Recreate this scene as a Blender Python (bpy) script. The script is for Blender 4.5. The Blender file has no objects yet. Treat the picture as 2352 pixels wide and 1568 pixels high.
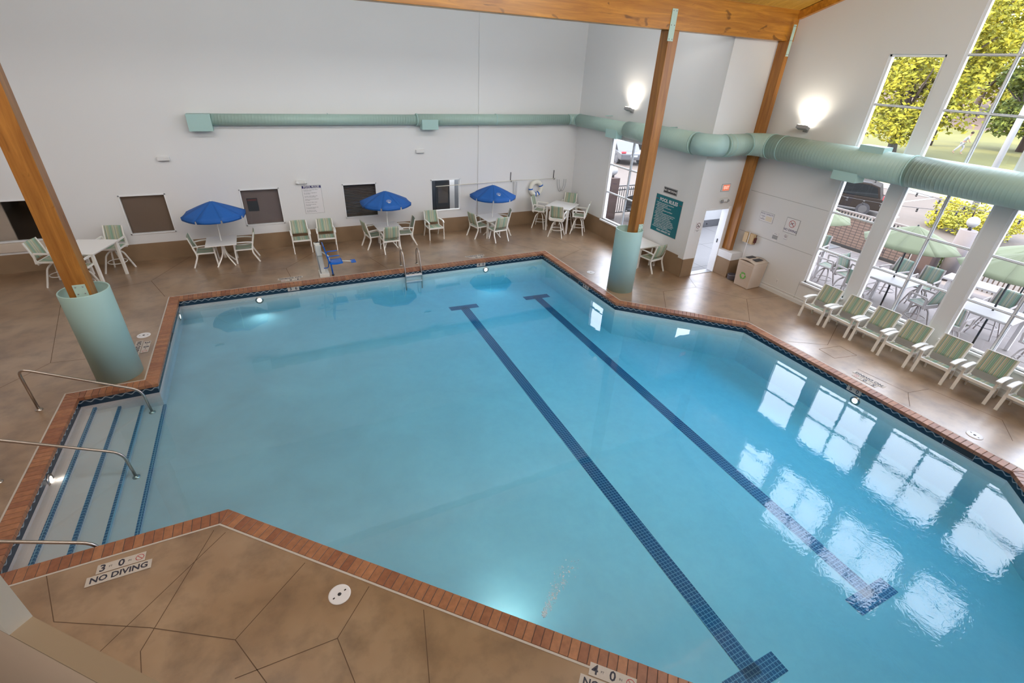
import bpy, bmesh, math, random
from mathutils import Vector, Matrix
from mathutils.geometry import tessellate_polygon
PI = math.pi
C = bpy.context.scene.collection
SC = bpy.context.scene
random.seed(7)

# ------------------------------------------------------------------ camera
F_PX = 1097.20769
YAW, PITCH, ROLL = 0.476939006, 0.525201799, 0.0523504581
CAM_H = 5.6
def cam_axes():
    cy, sy, cp, sp = math.cos(YAW), math.sin(YAW), math.cos(PITCH), math.sin(PITCH)
    fwd = Vector((sy*cp, cy*cp, -sp)); right = Vector((cy, -sy, 0)); up = right.cross(fwd)
    r2 = right*math.cos(ROLL) + up*math.sin(ROLL); u2 = -right*math.sin(ROLL) + up*math.cos(ROLL)
    return r2, u2, fwd
_r, _u, _f = cam_axes()
cd = bpy.data.cameras.new('camera'); cam = bpy.data.objects.new('camera', cd); C.objects.link(cam)
M = Matrix((( _r.x, _u.x, -_f.x, 0), (_r.y, _u.y, -_f.y, 0), (_r.z, _u.z, -_f.z, CAM_H), (0, 0, 0, 1)))
cam.matrix_world = M
cd.sensor_fit = 'HORIZONTAL'; cd.sensor_width = 36; cd.lens = 36*F_PX/2352
cd.clip_start = 0.05; cd.clip_end = 500
SC.camera = cam

# ------------------------------------------------------------------ view, world, sun, fill lights
SC.view_settings.view_transform = 'Standard'; SC.view_settings.look = 'None'
SC.view_settings.gamma = 1; SC.view_settings.use_curve_mapping = False
SC.view_settings.exposure = -0.21
SC.cycles.use_denoising = True
SC.cycles.max_bounces = 10; SC.cycles.diffuse_bounces = 5; SC.cycles.glossy_bounces = 5
SC.cycles.transparent_max_bounces = 16; SC.cycles.transmission_bounces = 6
SC.cycles.sample_clamp_indirect = 6
SC.cycles.caustics_reflective = False; SC.cycles.caustics_refractive = False

w = bpy.data.worlds.new('sky'); SC.world = w; w.use_nodes = True
nt = w.node_tree; bg = nt.nodes['Background']
bg.inputs[0].default_value = (0.78, 0.845, 1.0, 1); bg.inputs[1].default_value = 10.5
def light(name, kind, loc, energy, color=(1, 1, 1), **kw):
    l = bpy.data.lights.new(name, kind); l.energy = energy; l.color = color
    for k, v in kw.items(): setattr(l, k, v)
    o = bpy.data.objects.new(name, l); C.objects.link(o); o.location = loc
    return o
def aim(o, target):
    o.rotation_euler = (Vector(target)-o.location).to_track_quat('-Z', 'Y').to_euler()
s = light('sun', 'SUN', (0, 0, 30), 9.0, (1.0, 0.84, 0.62), angle=0.01)
s.rotation_euler = Vector((0.72, -0.30, -0.90)).to_track_quat('-Z', 'Y').to_euler()
# added fill lights with no fixtures, high over the near half of the pool
for x, y, e in ((-3.6, 6.2, 300), (2.6, 2.3, 330), (7.8, 2.3, 480)):
    o = light('fill_light_high', 'AREA', (x, y, 8.1), e, (1.0, 0.97, 0.93), shape='RECTANGLE', size=4.2, size_y=2.0)
    aim(o, (x-0.3, 12.5, 0.0))
# added fill strip hidden behind the big beam, brightening the far wall
o = light('fill_light_far_wall', 'AREA', (1.5, 10.62, 7.36), 290, (1.0, 0.97, 0.93), shape='RECTANGLE', size=18.0, size_y=0.25)
aim(o, (1.5, 17.0, 5.4))
# added fill light behind the camera, brightening the overlook sill and jamb
o = light('fill_light_overlook', 'AREA', (-2.2, -1.6, 6.6), 130, (1.0, 0.93, 0.84), shape='RECTANGLE', size=1.2, size_y=1.2)
aim(o, (-0.6, 0.8, 4.0))

# ------------------------------------------------------------------ materials
MATS = {}
def newmat(name):
    m = bpy.data.materials.new(name); m.use_nodes = True
    nt = m.node_tree; b = nt.nodes['Principled BSDF']
    MATS[name] = m
    return m, nt, b
def mixcol(nt, fac, a, b):
    n = nt.nodes.new('ShaderNodeMix'); n.data_type = 'RGBA'
    for sock, v in ((n.inputs[0], fac), (n.inputs[6], a), (n.inputs[7], b)):
        if hasattr(v, 'links'): nt.links.new(v, sock)
        elif isinstance(v, (int, float)): sock.default_value = v
        else: sock.default_value = (*v, 1)
    return n.outputs[2]
def math_(nt, op, a, b=None, c=None):
    n = nt.nodes.new('ShaderNodeMath'); n.operation = op
    for i, v in enumerate((a, b, c)):
        if v is None: continue
        if hasattr(v, 'links'): nt.links.new(v, n.inputs[i])
        else: n.inputs[i].default_value = v
    return n.outputs[0]
def coords(nt, kind='Object', scale=(1, 1, 1)):
    t = nt.nodes.new('ShaderNodeTexCoord'); mp = nt.nodes.new('ShaderNodeMapping')
    nt.links.new(t.outputs[kind], mp.inputs[0]); mp.inputs[3].default_value = scale
    return mp.outputs[0]
def noise(nt, vec, scale, detail=4, rough=0.5, dist=0):
    n = nt.nodes.new('ShaderNodeTexNoise'); nt.links.new(vec, n.inputs['Vector'])
    n.inputs['Scale'].default_value = scale; n.inputs['Detail'].default_value = detail
    n.inputs['Roughness'].default_value = rough; n.inputs['Distortion'].default_value = dist
    return n.outputs[0]
def ramp(nt, fac, stops, interp='LINEAR'):
    n = nt.nodes.new('ShaderNodeValToRGB'); nt.links.new(fac, n.inputs[0])
    cr = n.color_ramp; cr.interpolation = interp
    cr.elements[0].position = stops[0][0]; cr.elements[-1].position = stops[-1][0]
    for p, c in stops[1:-1]: cr.elements.new(p)
    for e, (p, c) in zip(cr.elements, stops): e.color = (*c, 1) if len(c) == 3 else c
    return n.outputs[0]
def bump(nt, b, h, strength=0.2, dist=0.01):
    n = nt.nodes.new('ShaderNodeBump'); n.inputs['Strength'].default_value = strength
    n.inputs['Distance'].default_value = dist; nt.links.new(h, n.inputs['Height'])
    nt.links.new(n.outputs[0], b.inputs['Normal']); return n
def mat(name, col, rough=0.5, metal=0.0, var=0.0, vscale=4.0, bmp=0.0, bscale=60.0, spec=0.5, emit=None, es=0.0):
    m, nt, b = newmat(name)
    b.inputs['Roughness'].default_value = rough; b.inputs['Metallic'].default_value = metal
    b.inputs['Specular IOR Level'].default_value = spec
    b.inputs['Base Color'].default_value = (*col, 1)
    v = coords(nt)
    if var:
        d = tuple(c*(1-var) for c in col)
        nt.links.new(mixcol(nt, noise(nt, v, vscale), d, tuple(min(1, c*(1+var*0.5)) for c in col)), b.inputs['Base Color'])
    if bmp: bump(nt, b, noise(nt, v, bscale, 3), bmp, 0.004)
    if emit: b.inputs['Emission Color'].default_value = (*emit, 1); b.inputs['Emission Strength'].default_value = es
    return m
M_wall = mat('painted_wall', (0.76, 0.765, 0.775), 0.55, var=0.03, vscale=0.6, bmp=0.05, bscale=25)
M_wallr = mat('painted_block', (0.74, 0.745, 0.75), 0.55, var=0.03, vscale=0.7)
M_trimw = mat('white_trim', (0.82, 0.83, 0.85), 0.35, var=0.02)
M_wains = mat('stained_wainscot', (0.31, 0.205, 0.12), 0.6, var=0.35, vscale=1.6, bmp=0.1)
M_white = mat('white_frame', (0.86, 0.85, 0.82), 0.35, var=0.02)
M_table = mat('white_tabletop', (0.88, 0.865, 0.85), 0.4, var=0.03)
M_steel = mat('stainless_steel', (0.50, 0.45, 0.41), 0.3, 1.0, var=0.05)
M_grey = mat('grey_metal', (0.35, 0.35, 0.36), 0.45, 0.3, var=0.1)
M_dark = mat('dark_plastic', (0.03, 0.03, 0.035), 0.45, var=0.1)
M_black = mat('black_metal', (0.02, 0.018, 0.018), 0.5, var=0.1)
M_mint = mat('mint_paint', (0.40, 0.60, 0.58), 0.5, var=0.05, vscale=1.5)
M_minttop = mat('mint_top', (0.55, 0.66, 0.60), 0.6, var=0.05)
M_plate = mat('pale_mint_plate', (0.50, 0.68, 0.62), 0.45, var=0.05)
M_blue = mat('blue_canvas', (0.01, 0.115, 0.44), 0.7, var=0.08, vscale=3, bmp=0.1)
M_bluep = mat('blue_plastic', (0.0, 0.12, 0.55), 0.35, var=0.05)
M_liftw = mat('lift_white', (0.72, 0.72, 0.68), 0.4, var=0.05)
M_beige = mat('beige_plastic', (0.60, 0.50, 0.42), 0.5, var=0.04, bmp=0.1, bscale=90)
M_green = mat('recycle_green', (0.13, 0.50, 0.09), 0.5)
M_paper = mat('sign_white', (0.78, 0.77, 0.79), 0.45, var=0.02)
M_ink = mat('sign_ink', (0.03, 0.03, 0.05), 0.6)
M_inkb = mat('sign_ink_blue', (0.02, 0.02, 0.12), 0.6)
M_red = mat('sign_red', (0.45, 0.03, 0.04), 0.5)
M_teal = mat('sign_teal', (0.0, 0.16, 0.20), 0.4, var=0.04)
M_cream = mat('sign_cream', (0.75, 0.68, 0.55), 0.5)
M_tan = mat('tan_board', (0.62, 0.45, 0.25), 0.5, var=0.1)
M_maroon = mat('maroon', (0.12, 0.03, 0.03), 0.5)
M_jamb = mat('overlook_jamb', (0.7, 0.68, 0.63), 0.6, var=0.04)
M_sill = mat('overlook_sill', (0.34, 0.26, 0.18), 0.6, var=0.06, vscale=3)
M_sillw = mat('overlook_wall', (0.68, 0.54, 0.43), 0.6, var=0.08, vscale=2)
M_exit = mat('exit_letters', (0.9, 0.7, 0.6), 0.5, emit=(1, 0.62, 0.5), es=.8)
M_exitf = mat('exit_face', (0.7, 0.2, 0.12), 0.5, emit=(1, 0.24, 0.13), es=.55)
M_glow = mat('lamp_glass', (1, 1, 1), 0.3, emit=(1, 0.93, 0.8), es=25)
M_pglow = mat('pool_lamp_glass', (1, 1, 1), 0.3, emit=(1, 0.95, 0.85), es=9)
M_ring = mat('ring_white', (0.80, 0.78, 0.70), 0.45, var=0.05)
M_rope = mat('grey_rope', (0.42, 0.43, 0.46), 0.8, var=0.2, vscale=40)
M_inner = mat('inner_brown', (0.13, 0.085, 0.06), 0.7, var=0.25, vscale=2)
M_inner2 = mat('inner_grey', (0.36, 0.38, 0.42), 0.7, var=0.1)
M_louver = mat('inner_louver', (0.085, 0.065, 0.055), 0.6, var=0.2)
M_frameg = mat('window_aluminium', (0.30, 0.31, 0.32), 0.4, 0.0, var=0.05)
# patio and beyond
M_patio = None
M_umb = mat('sage_canvas', (0.10, 0.112, 0.056), 0.8, var=0.06, vscale=2)
M_wh_out = mat('outdoor_white', (0.5, 0.47, 0.46), 0.5, var=0.05)  # white toned down in colour to offset the strong sky
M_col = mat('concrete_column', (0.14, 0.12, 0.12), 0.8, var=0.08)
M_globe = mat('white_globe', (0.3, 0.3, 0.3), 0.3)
M_mauve = mat('mauve_planter', (0.075, 0.045, 0.038), 0.8, var=0.15, vscale=5)
M_asph = mat('parking_asphalt', (0.075, 0.058, 0.047), 0.85, var=0.22, vscale=0.6, bmp=0.2)
M_stripe = mat('parking_paint', (0.3, 0.28, 0.26), 0.8)
M_grass = mat('lawn', (0.10, 0.095, 0.016), 0.95, var=0.3, vscale=0.25, bmp=0.3)
M_gravel = mat('hillside_mulch', (0.085, 0.055, 0.043), 0.95, var=0.3, vscale=0.3)
M_bark = mat('bark', (0.06, 0.04, 0.03), 0.9, var=0.3, vscale=2, bmp=0.5, bscale=8)
M_skin = mat('skin', (0.35, 0.2, 0.14), 0.6)
M_cloth = mat('pale_cloth', (0.35, 0.34, 0.34), 0.8)
M_pink = mat('pink_wall', (0.3, 0.18, 0.14), 0.85, var=0.12)

def leafmat(name, a, b, c):
    m, nt, bs = newmat(name)
    v = coords(nt)
    nt.links.new(ramp(nt, noise(nt, v, 1.3, 3, 0.7), ((0.3, a), (0.5, b), (0.68, c))), bs.inputs['Base Color'])
    bs.inputs['Roughness'].default_value = 0.8
    bs.inputs['Transmission Weight'].default_value = 0.0
    return m
M_leafy = leafmat('yellow_leaves', (0.085, 0.10, 0.008), (0.25, 0.23, 0.010), (0.42, 0.33, 0.015))
M_leafg = leafmat('green_leaves', (0.05, 0.075, 0.010), (0.12, 0.15, 0.016), (0.24, 0.24, 0.03))

# deck: acid stained concrete, mottled brown
def deck_material():
    m, nt, b = newmat('stained_concrete')
    v = coords(nt, 'Object', (1, 1, 1))
    n1 = noise(nt, v, 0.55, 4, 0.55, 0.0)
    n2 = noise(nt, v, 2.6, 5, 0.6, 0.0)
    base = ramp(nt, n1, ((0.28, (0.20, 0.115, 0.060)), (0.47, (0.30, 0.188, 0.105)), (0.66, (0.39, 0.27, 0.17)), (0.8, (0.36, 0.275, 0.205))))
    f = ramp(nt, n2, ((0.30, (0.62, 0.60, 0.60)), (0.55, (1.0, 1.0, 1.0)), (0.75, (1.0, 0.985, 0.97))))
    mx = nt.nodes.new('ShaderNodeMix'); mx.data_type = 'RGBA'; mx.blend_type = 'MULTIPLY'; mx.inputs[0].default_value = 1.0
    nt.links.new(base, mx.inputs[6]); nt.links.new(f, mx.inputs[7])
    nt.links.new(mx.outputs[2], b.inputs['Base Color'])
    b.inputs['Roughness'].default_value = 0.32
    b.inputs['Coat Weight'].default_value = 1.0; b.inputs['Coat Roughness'].default_value = 0.34; b.inputs['Coat IOR'].default_value = 1.6
    b.inputs['Specular IOR Level'].default_value = 0.6
    h = noise(nt, v, 9, 5, 0.6, 0.0)
    bump(nt, b, h, 0.14, 0.012)
    return m
M_deck = deck_material()
def concrete_material(name, a, bcol, joint=2.4):
    m, nt, b = newmat(name)
    v = coords(nt)
    base = mixcol(nt, noise(nt, v, 0.8, 6), a, bcol)
    br = nt.nodes.new('ShaderNodeTexBrick'); nt.links.new(v, br.inputs[0])
    br.inputs['Scale'].default_value = 1; br.inputs['Mortar Size'].default_value = 0.012
    br.inputs['Brick Width'].default_value = joint; br.inputs['Row Height'].default_value = joint; br.offset = 0
    br.inputs['Color1'].default_value = (1, 1, 1, 1); br.inputs['Color2'].default_value = (0.94, 0.94, 0.94, 1); br.inputs['Mortar'].default_value = (0.45, 0.45, 0.45, 1)
    mx = nt.nodes.new('ShaderNodeMix'); mx.data_type = 'RGBA'; mx.blend_type = 'MULTIPLY'; mx.inputs[0].default_value = 1.0
    nt.links.new(base, mx.inputs[6]); nt.links.new(br.outputs[0], mx.inputs[7]); nt.links.new(mx.outputs[2], b.inputs['Base Color'])
    b.inputs['Roughness'].default_value = 0.85
    return m
M_patio = concrete_material('patio_concrete', (0.15, 0.125, 0.115), (0.18, 0.152, 0.14))
M_brightconc = concrete_material('sidewalk_concrete', (0.14, 0.135, 0.135), (0.17, 0.165, 0.16), 1.8)

def wood_material(name, axis, dark, light_, scale=1.0, gloss=0.35):
    m, nt, b = newmat(name)
    sc = [9.0, 9.0, 9.0]; sc[axis] = 0.7
    v = coords(nt, 'Object', tuple(x*scale for x in sc))
    g = noise(nt, v, 1.0, 6, 0.65, 0.5)
    col = ramp(nt, g, ((0.3, dark), (0.55, tuple((a+c)/2 for a, c in zip(dark, light_))), (0.72, light_)))
    sk = [3, 3, 3]; sk[axis] = 1.3
    kn = noise(nt, coords(nt, 'Object', tuple(sk)), 1.6, 2, 0.4, 1.0)
    col2 = mixcol(nt, ramp(nt, kn, ((0.66, (0, 0, 0)), (0.74, (0.75,)*3))), col, tuple(x*0.35 for x in dark))
    nt.links.new(col2, b.inputs['Base Color'])
    b.inputs['Roughness'].default_value = gloss
    bump(nt, b, g, 0.08, 0.005)
    return m
M_woodz = wood_material('post_timber', 2, (0.24, 0.085, 0.015), (0.50, 0.22, 0.045))
M_woodx = wood_material('beam_timber', 0, (0.34, 0.12, 0.012), (0.70, 0.31, 0.035))
M_woody = wood_material('ceiling_timber', 1, (0.48, 0.24, 0.03), (0.78, 0.48, 0.09), 0.8)

def brick_material():
    m, nt, b = newmat('coping_brick')
    v = coords(nt)
    geo = nt.nodes.new('ShaderNodeNewGeometry')
    r = geo.outputs['Random Per Island']
    c1 = ramp(nt, r, ((0.0, (0.28, 0.105, 0.052)), (0.5, (0.345, 0.145, 0.070)), (1.0, (0.42, 0.185, 0.088))))
    f = ramp(nt, noise(nt, v, 14, 5), ((0.3, (0.75, 0.75, 0.75)), (0.7, (1.1, 1.1, 1.1))))
    mx = nt.nodes.new('ShaderNodeMix'); mx.data_type = 'RGBA'; mx.blend_type = 'MULTIPLY'; mx.inputs[0].default_value = 1.0
    nt.links.new(c1, mx.inputs[6]); nt.links.new(f, mx.inputs[7]); nt.links.new(mx.outputs[2], b.inputs['Base Color'])
    b.inputs['Roughness'].default_value = 0.42; b.inputs['Specular IOR Level'].default_value = 0.6
    bump(nt, b, noise(nt, v, 50, 3), 0.2, 0.003)
    return m
M_brick = brick_material()
M_grout = mat('grout', (0.10, 0.085, 0.08), 0.9)
M_strip = mat('white_deck_strip', (0.55, 0.50, 0.45), 0.6, var=0.1, vscale=30)

def band_material():   # waterline tile: dark blue with a pale running wave, from UV in metres
    m, nt, b = newmat('waterline_tile')
    uv = nt.nodes.new('ShaderNodeUVMap'); sp = nt.nodes.new('ShaderNodeSeparateXYZ'); nt.links.new(uv.outputs[0], sp.inputs[0])
    u, v = sp.outputs[0], sp.outputs[1]
    s1 = math_(nt, 'SINE', math_(nt, 'MULTIPLY', u, 2*PI/0.155))
    c1 = math_(nt, 'MULTIPLY', s1, 0.021)
    d = math_(nt, 'ABSOLUTE', math_(nt, 'SUBTRACT', math_(nt, 'ADD', v, 0.115), c1))
    line = math_(nt, 'LESS_THAN', d, 0.011)
    top = math_(nt, 'LESS_THAN', math_(nt, 'ABSOLUTE', math_(nt, 'ADD', v, 0.072)), 0.004)
    k = math_(nt, 'MAXIMUM', line, top)
    col = mixcol(nt, k, (0.012, 0.032, 0.06), (0.33, 0.38, 0.42))
    nt.links.new(col, b.inputs['Base Color']); b.inputs['Roughness'].default_value = 0.25
    return m
M_band = band_material()
def plaster_material():
    m, nt, b = newmat('pool_plaster')
    v = coords(nt)
    n = noise(nt, v, 0.7, 8, 0.6, 0.5); n2 = noise(nt, v, 5, 6, 0.7)
    c = mixcol(nt, ramp(nt, n, ((0.35, (0, 0, 0)), (0.65, (1, 1, 1)))), (0.66, 0.68, 0.67), (0.80, 0.81, 0.78))
    spx = nt.nodes.new('ShaderNodeSeparateXYZ'); nt.links.new(v, spx.inputs[0])
    fx = math_(nt, 'ADD', math_(nt, 'MULTIPLY', math_(nt, 'ADD', spx.outputs[0], 2.8), 0.125), math_(nt, 'MULTIPLY', math_(nt, 'SUBTRACT', n, 0.5), 0.5))  # dimmer left, brighter right: uneven pool light put into the plaster colour
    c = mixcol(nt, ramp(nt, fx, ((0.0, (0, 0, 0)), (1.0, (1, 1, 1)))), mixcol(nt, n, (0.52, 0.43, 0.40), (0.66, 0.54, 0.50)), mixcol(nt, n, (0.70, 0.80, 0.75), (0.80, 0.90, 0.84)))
    c2 = mixcol(nt, ramp(nt, n2, ((0.3, (0.18,)*3), (0.6, (0, 0, 0)))), c, (0.52, 0.56, 0.58))
    nt.links.new(c2, b.inputs['Base Color']); b.inputs['Roughness'].default_value = 0.8
    return m
M_plaster = plaster_material()
def lane_material():
    m, nt, b = newmat('lane_tile')
    v = coords(nt)
    br = nt.nodes.new('ShaderNodeTexBrick'); nt.links.new(v, br.inputs[0])
    br.inputs['Scale'].default_value = 1; br.inputs['Mortar Size'].default_value = 0.005; br.offset = 0
    br.inputs['Brick Width'].default_value = 0.055; br.inputs['Row Height'].default_value = 0.055
    br.inputs['Color1'].default_value = (0.004, 0.07, 0.16, 1); br.inputs['Color2'].default_value = (0.008, 0.085, 0.19, 1); br.inputs['Mortar'].default_value = (0.22, 0.36, 0.45, 1)
    nt.links.new(br.outputs[0], b.inputs['Base Color']); b.inputs['Roughness'].default_value = 0.4
    return m
M_lane = lane_material()
def water_material():
    m = bpy.data.materials.new('pool_water'); m.use_nodes = True; nt = m.node_tree; nt.nodes.clear()
    out = nt.nodes.new('ShaderNodeOutputMaterial'); mix = nt.nodes.new('ShaderNodeMixShader')
    tr = nt.nodes.new('ShaderNodeBsdfTransparent'); gl = nt.nodes.new('ShaderNodeBsdfGlossy'); gl.inputs['Roughness'].default_value = 0.004
    fr = nt.nodes.new('ShaderNodeFresnel'); fr.inputs[0].default_value = 1.58
    geo = nt.nodes.new('ShaderNodeNewGeometry')
    fac = math_(nt, 'MULTIPLY', fr.outputs[0], math_(nt, 'SUBTRACT', 1.0, geo.outputs['Backfacing']))
    nt.links.new(fac, mix.inputs[0]); nt.links.new(tr.outputs[0], mix.inputs[1]); nt.links.new(gl.outputs[0], mix.inputs[2])
    nt.links.new(mix.outputs[0], out.inputs['Surface'])
    ab = nt.nodes.new('ShaderNodeVolumeAbsorption'); ab.inputs[0].default_value = (0.12, 0.76, 0.98, 1); ab.inputs[1].default_value = 0.95
    nt.links.new(ab.outputs[0], out.inputs['Volume'])
    # ripples: gentle everywhere, choppier where the return jets stir the near right end
    v = coords(nt)
    big = noise(nt, v, 1.6, 2, 0.5, 0.4)
    sm = noise(nt, v, 5.5, 3, 0.5, 2.2)
    sp = nt.nodes.new('ShaderNodeSeparateXYZ'); nt.links.new(v, sp.inputs[0])
    dx = math_(nt, 'SUBTRACT', sp.outputs[0], 7.2); dy = math_(nt, 'SUBTRACT', sp.outputs[1], 1.2)
    r2 = math_(nt, 'ADD', math_(nt, 'MULTIPLY', dx, dx), math_(nt, 'MULTIPLY', dy, dy))
    msk = math_(nt, 'POWER', 2.718, math_(nt, 'MULTIPLY', r2, -0.13))
    h = math_(nt, 'ADD', math_(nt, 'MULTIPLY', big, 0.075), math_(nt, 'MULTIPLY', sm, math_(nt, 'MULTIPLY', msk, 0.075)))
    bp = nt.nodes.new('ShaderNodeBump'); bp.inputs['Strength'].default_value = 1.0; bp.inputs['Distance'].default_value = 0.022
    nt.links.new(h, bp.inputs['Height']); nt.links.new(bp.outputs[0], gl.inputs['Normal'])
    return m
M_water = water_material()
def glass_material():
    m = bpy.data.materials.new('window_glass'); m.use_nodes = True; nt = m.node_tree; nt.nodes.clear()
    out = nt.nodes.new('ShaderNodeOutputMaterial'); mix = nt.nodes.new('ShaderNodeMixShader')
    tr = nt.nodes.new('ShaderNodeBsdfTransparent'); tr.inputs[0].default_value = (0.95, 0.97, 0.97, 1)
    gl = nt.nodes.new('ShaderNodeBsdfGlossy'); gl.inputs['Roughness'].default_value = 0.01
    fr = nt.nodes.new('ShaderNodeFresnel'); fr.inputs[0].default_value = 1.45
    geo = nt.nodes.new('ShaderNodeNewGeometry')
    fac = math_(nt, 'MULTIPLY', fr.outputs[0], math_(nt, 'SUBTRACT', 1.0, geo.outputs['Backfacing']))
    nt.links.new(fac, mix.inputs[0]); nt.links.new(tr.outputs[0], mix.inputs[1]); nt.links.new(gl.outputs[0], mix.inputs[2])
    nt.links.new(mix.outputs[0], out.inputs['Surface'])
    return m
M_glass = glass_material()
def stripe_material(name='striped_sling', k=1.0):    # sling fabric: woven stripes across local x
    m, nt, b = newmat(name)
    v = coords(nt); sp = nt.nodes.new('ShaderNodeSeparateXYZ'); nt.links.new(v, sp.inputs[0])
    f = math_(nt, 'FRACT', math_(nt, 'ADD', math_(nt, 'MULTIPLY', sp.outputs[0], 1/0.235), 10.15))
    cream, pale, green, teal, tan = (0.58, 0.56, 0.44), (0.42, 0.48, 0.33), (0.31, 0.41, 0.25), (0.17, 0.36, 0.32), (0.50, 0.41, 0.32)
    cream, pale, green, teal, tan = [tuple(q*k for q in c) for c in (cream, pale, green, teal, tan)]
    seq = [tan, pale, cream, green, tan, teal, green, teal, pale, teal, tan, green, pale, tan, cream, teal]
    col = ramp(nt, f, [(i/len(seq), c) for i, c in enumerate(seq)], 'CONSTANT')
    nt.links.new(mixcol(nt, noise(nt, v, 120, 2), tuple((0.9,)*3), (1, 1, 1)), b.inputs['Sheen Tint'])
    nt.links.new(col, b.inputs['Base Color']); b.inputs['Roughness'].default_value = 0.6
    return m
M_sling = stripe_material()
M_slingo = stripe_material('dimmed_sling', .5)  # copy of the sling darkened in colour to offset the bright daylight
M_frame_dim = mat('dimmed_frame', (0.33, 0.29, 0.275), 0.5, var=0.04)  # white chair frame darkened in colour so daylight does not wash it out
def duct_material():
    m, nt, b = newmat('mint_duct')
    uv = nt.nodes.new('ShaderNodeUVMap'); sp = nt.nodes.new('ShaderNodeSeparateXYZ'); nt.links.new(uv.outputs[0], sp.inputs[0])
    ph = math_(nt, 'ADD', math_(nt, 'MULTIPLY', sp.outputs[0], 2*PI/0.085), sp.outputs[1])
    h = math_(nt, 'POWER', math_(nt, 'ABSOLUTE', math_(nt, 'SINE', math_(nt, 'MULTIPLY', ph, 0.5))), 8.0)
    b.inputs['Base Color'].default_value = (0.40, 0.60, 0.54, 1)
    nt.links.new(mixcol(nt, noise(nt, coords(nt), 1.5, 3), (0.34, 0.49, 0.44), (0.40, 0.55, 0.50)), b.inputs['Base Color'])
    b.inputs['Roughness'].default_value = 0.45
    bump(nt, b, h, 0.35, 0.008)
    return m
M_duct = duct_material()
def fence_material():
    m, nt, b = newmat('boundary_wall_blocks')
    v = coords(nt, 'UV')
    br = nt.nodes.new('ShaderNodeTexBrick'); nt.links.new(v, br.inputs[0])
    br.inputs['Scale'].default_value = 1; br.inputs['Mortar Size'].default_value = 0.012; br.offset = 0
    br.inputs['Brick Width'].default_value = 0.2; br.inputs['Row Height'].default_value = 0.1
    br.inputs['Color1'].default_value = (0.13, 0.09, 0.075, 1); br.inputs['Color2'].default_value = (0.115, 0.078, 0.066, 1); br.inputs['Mortar'].default_value = (0.035, 0.025, 0.025, 1)
    nt.links.new(br.outputs[0], b.inputs['Base Color']); b.inputs['Roughness'].default_value = 0.8
    return m
M_fence = fence_material()

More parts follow.
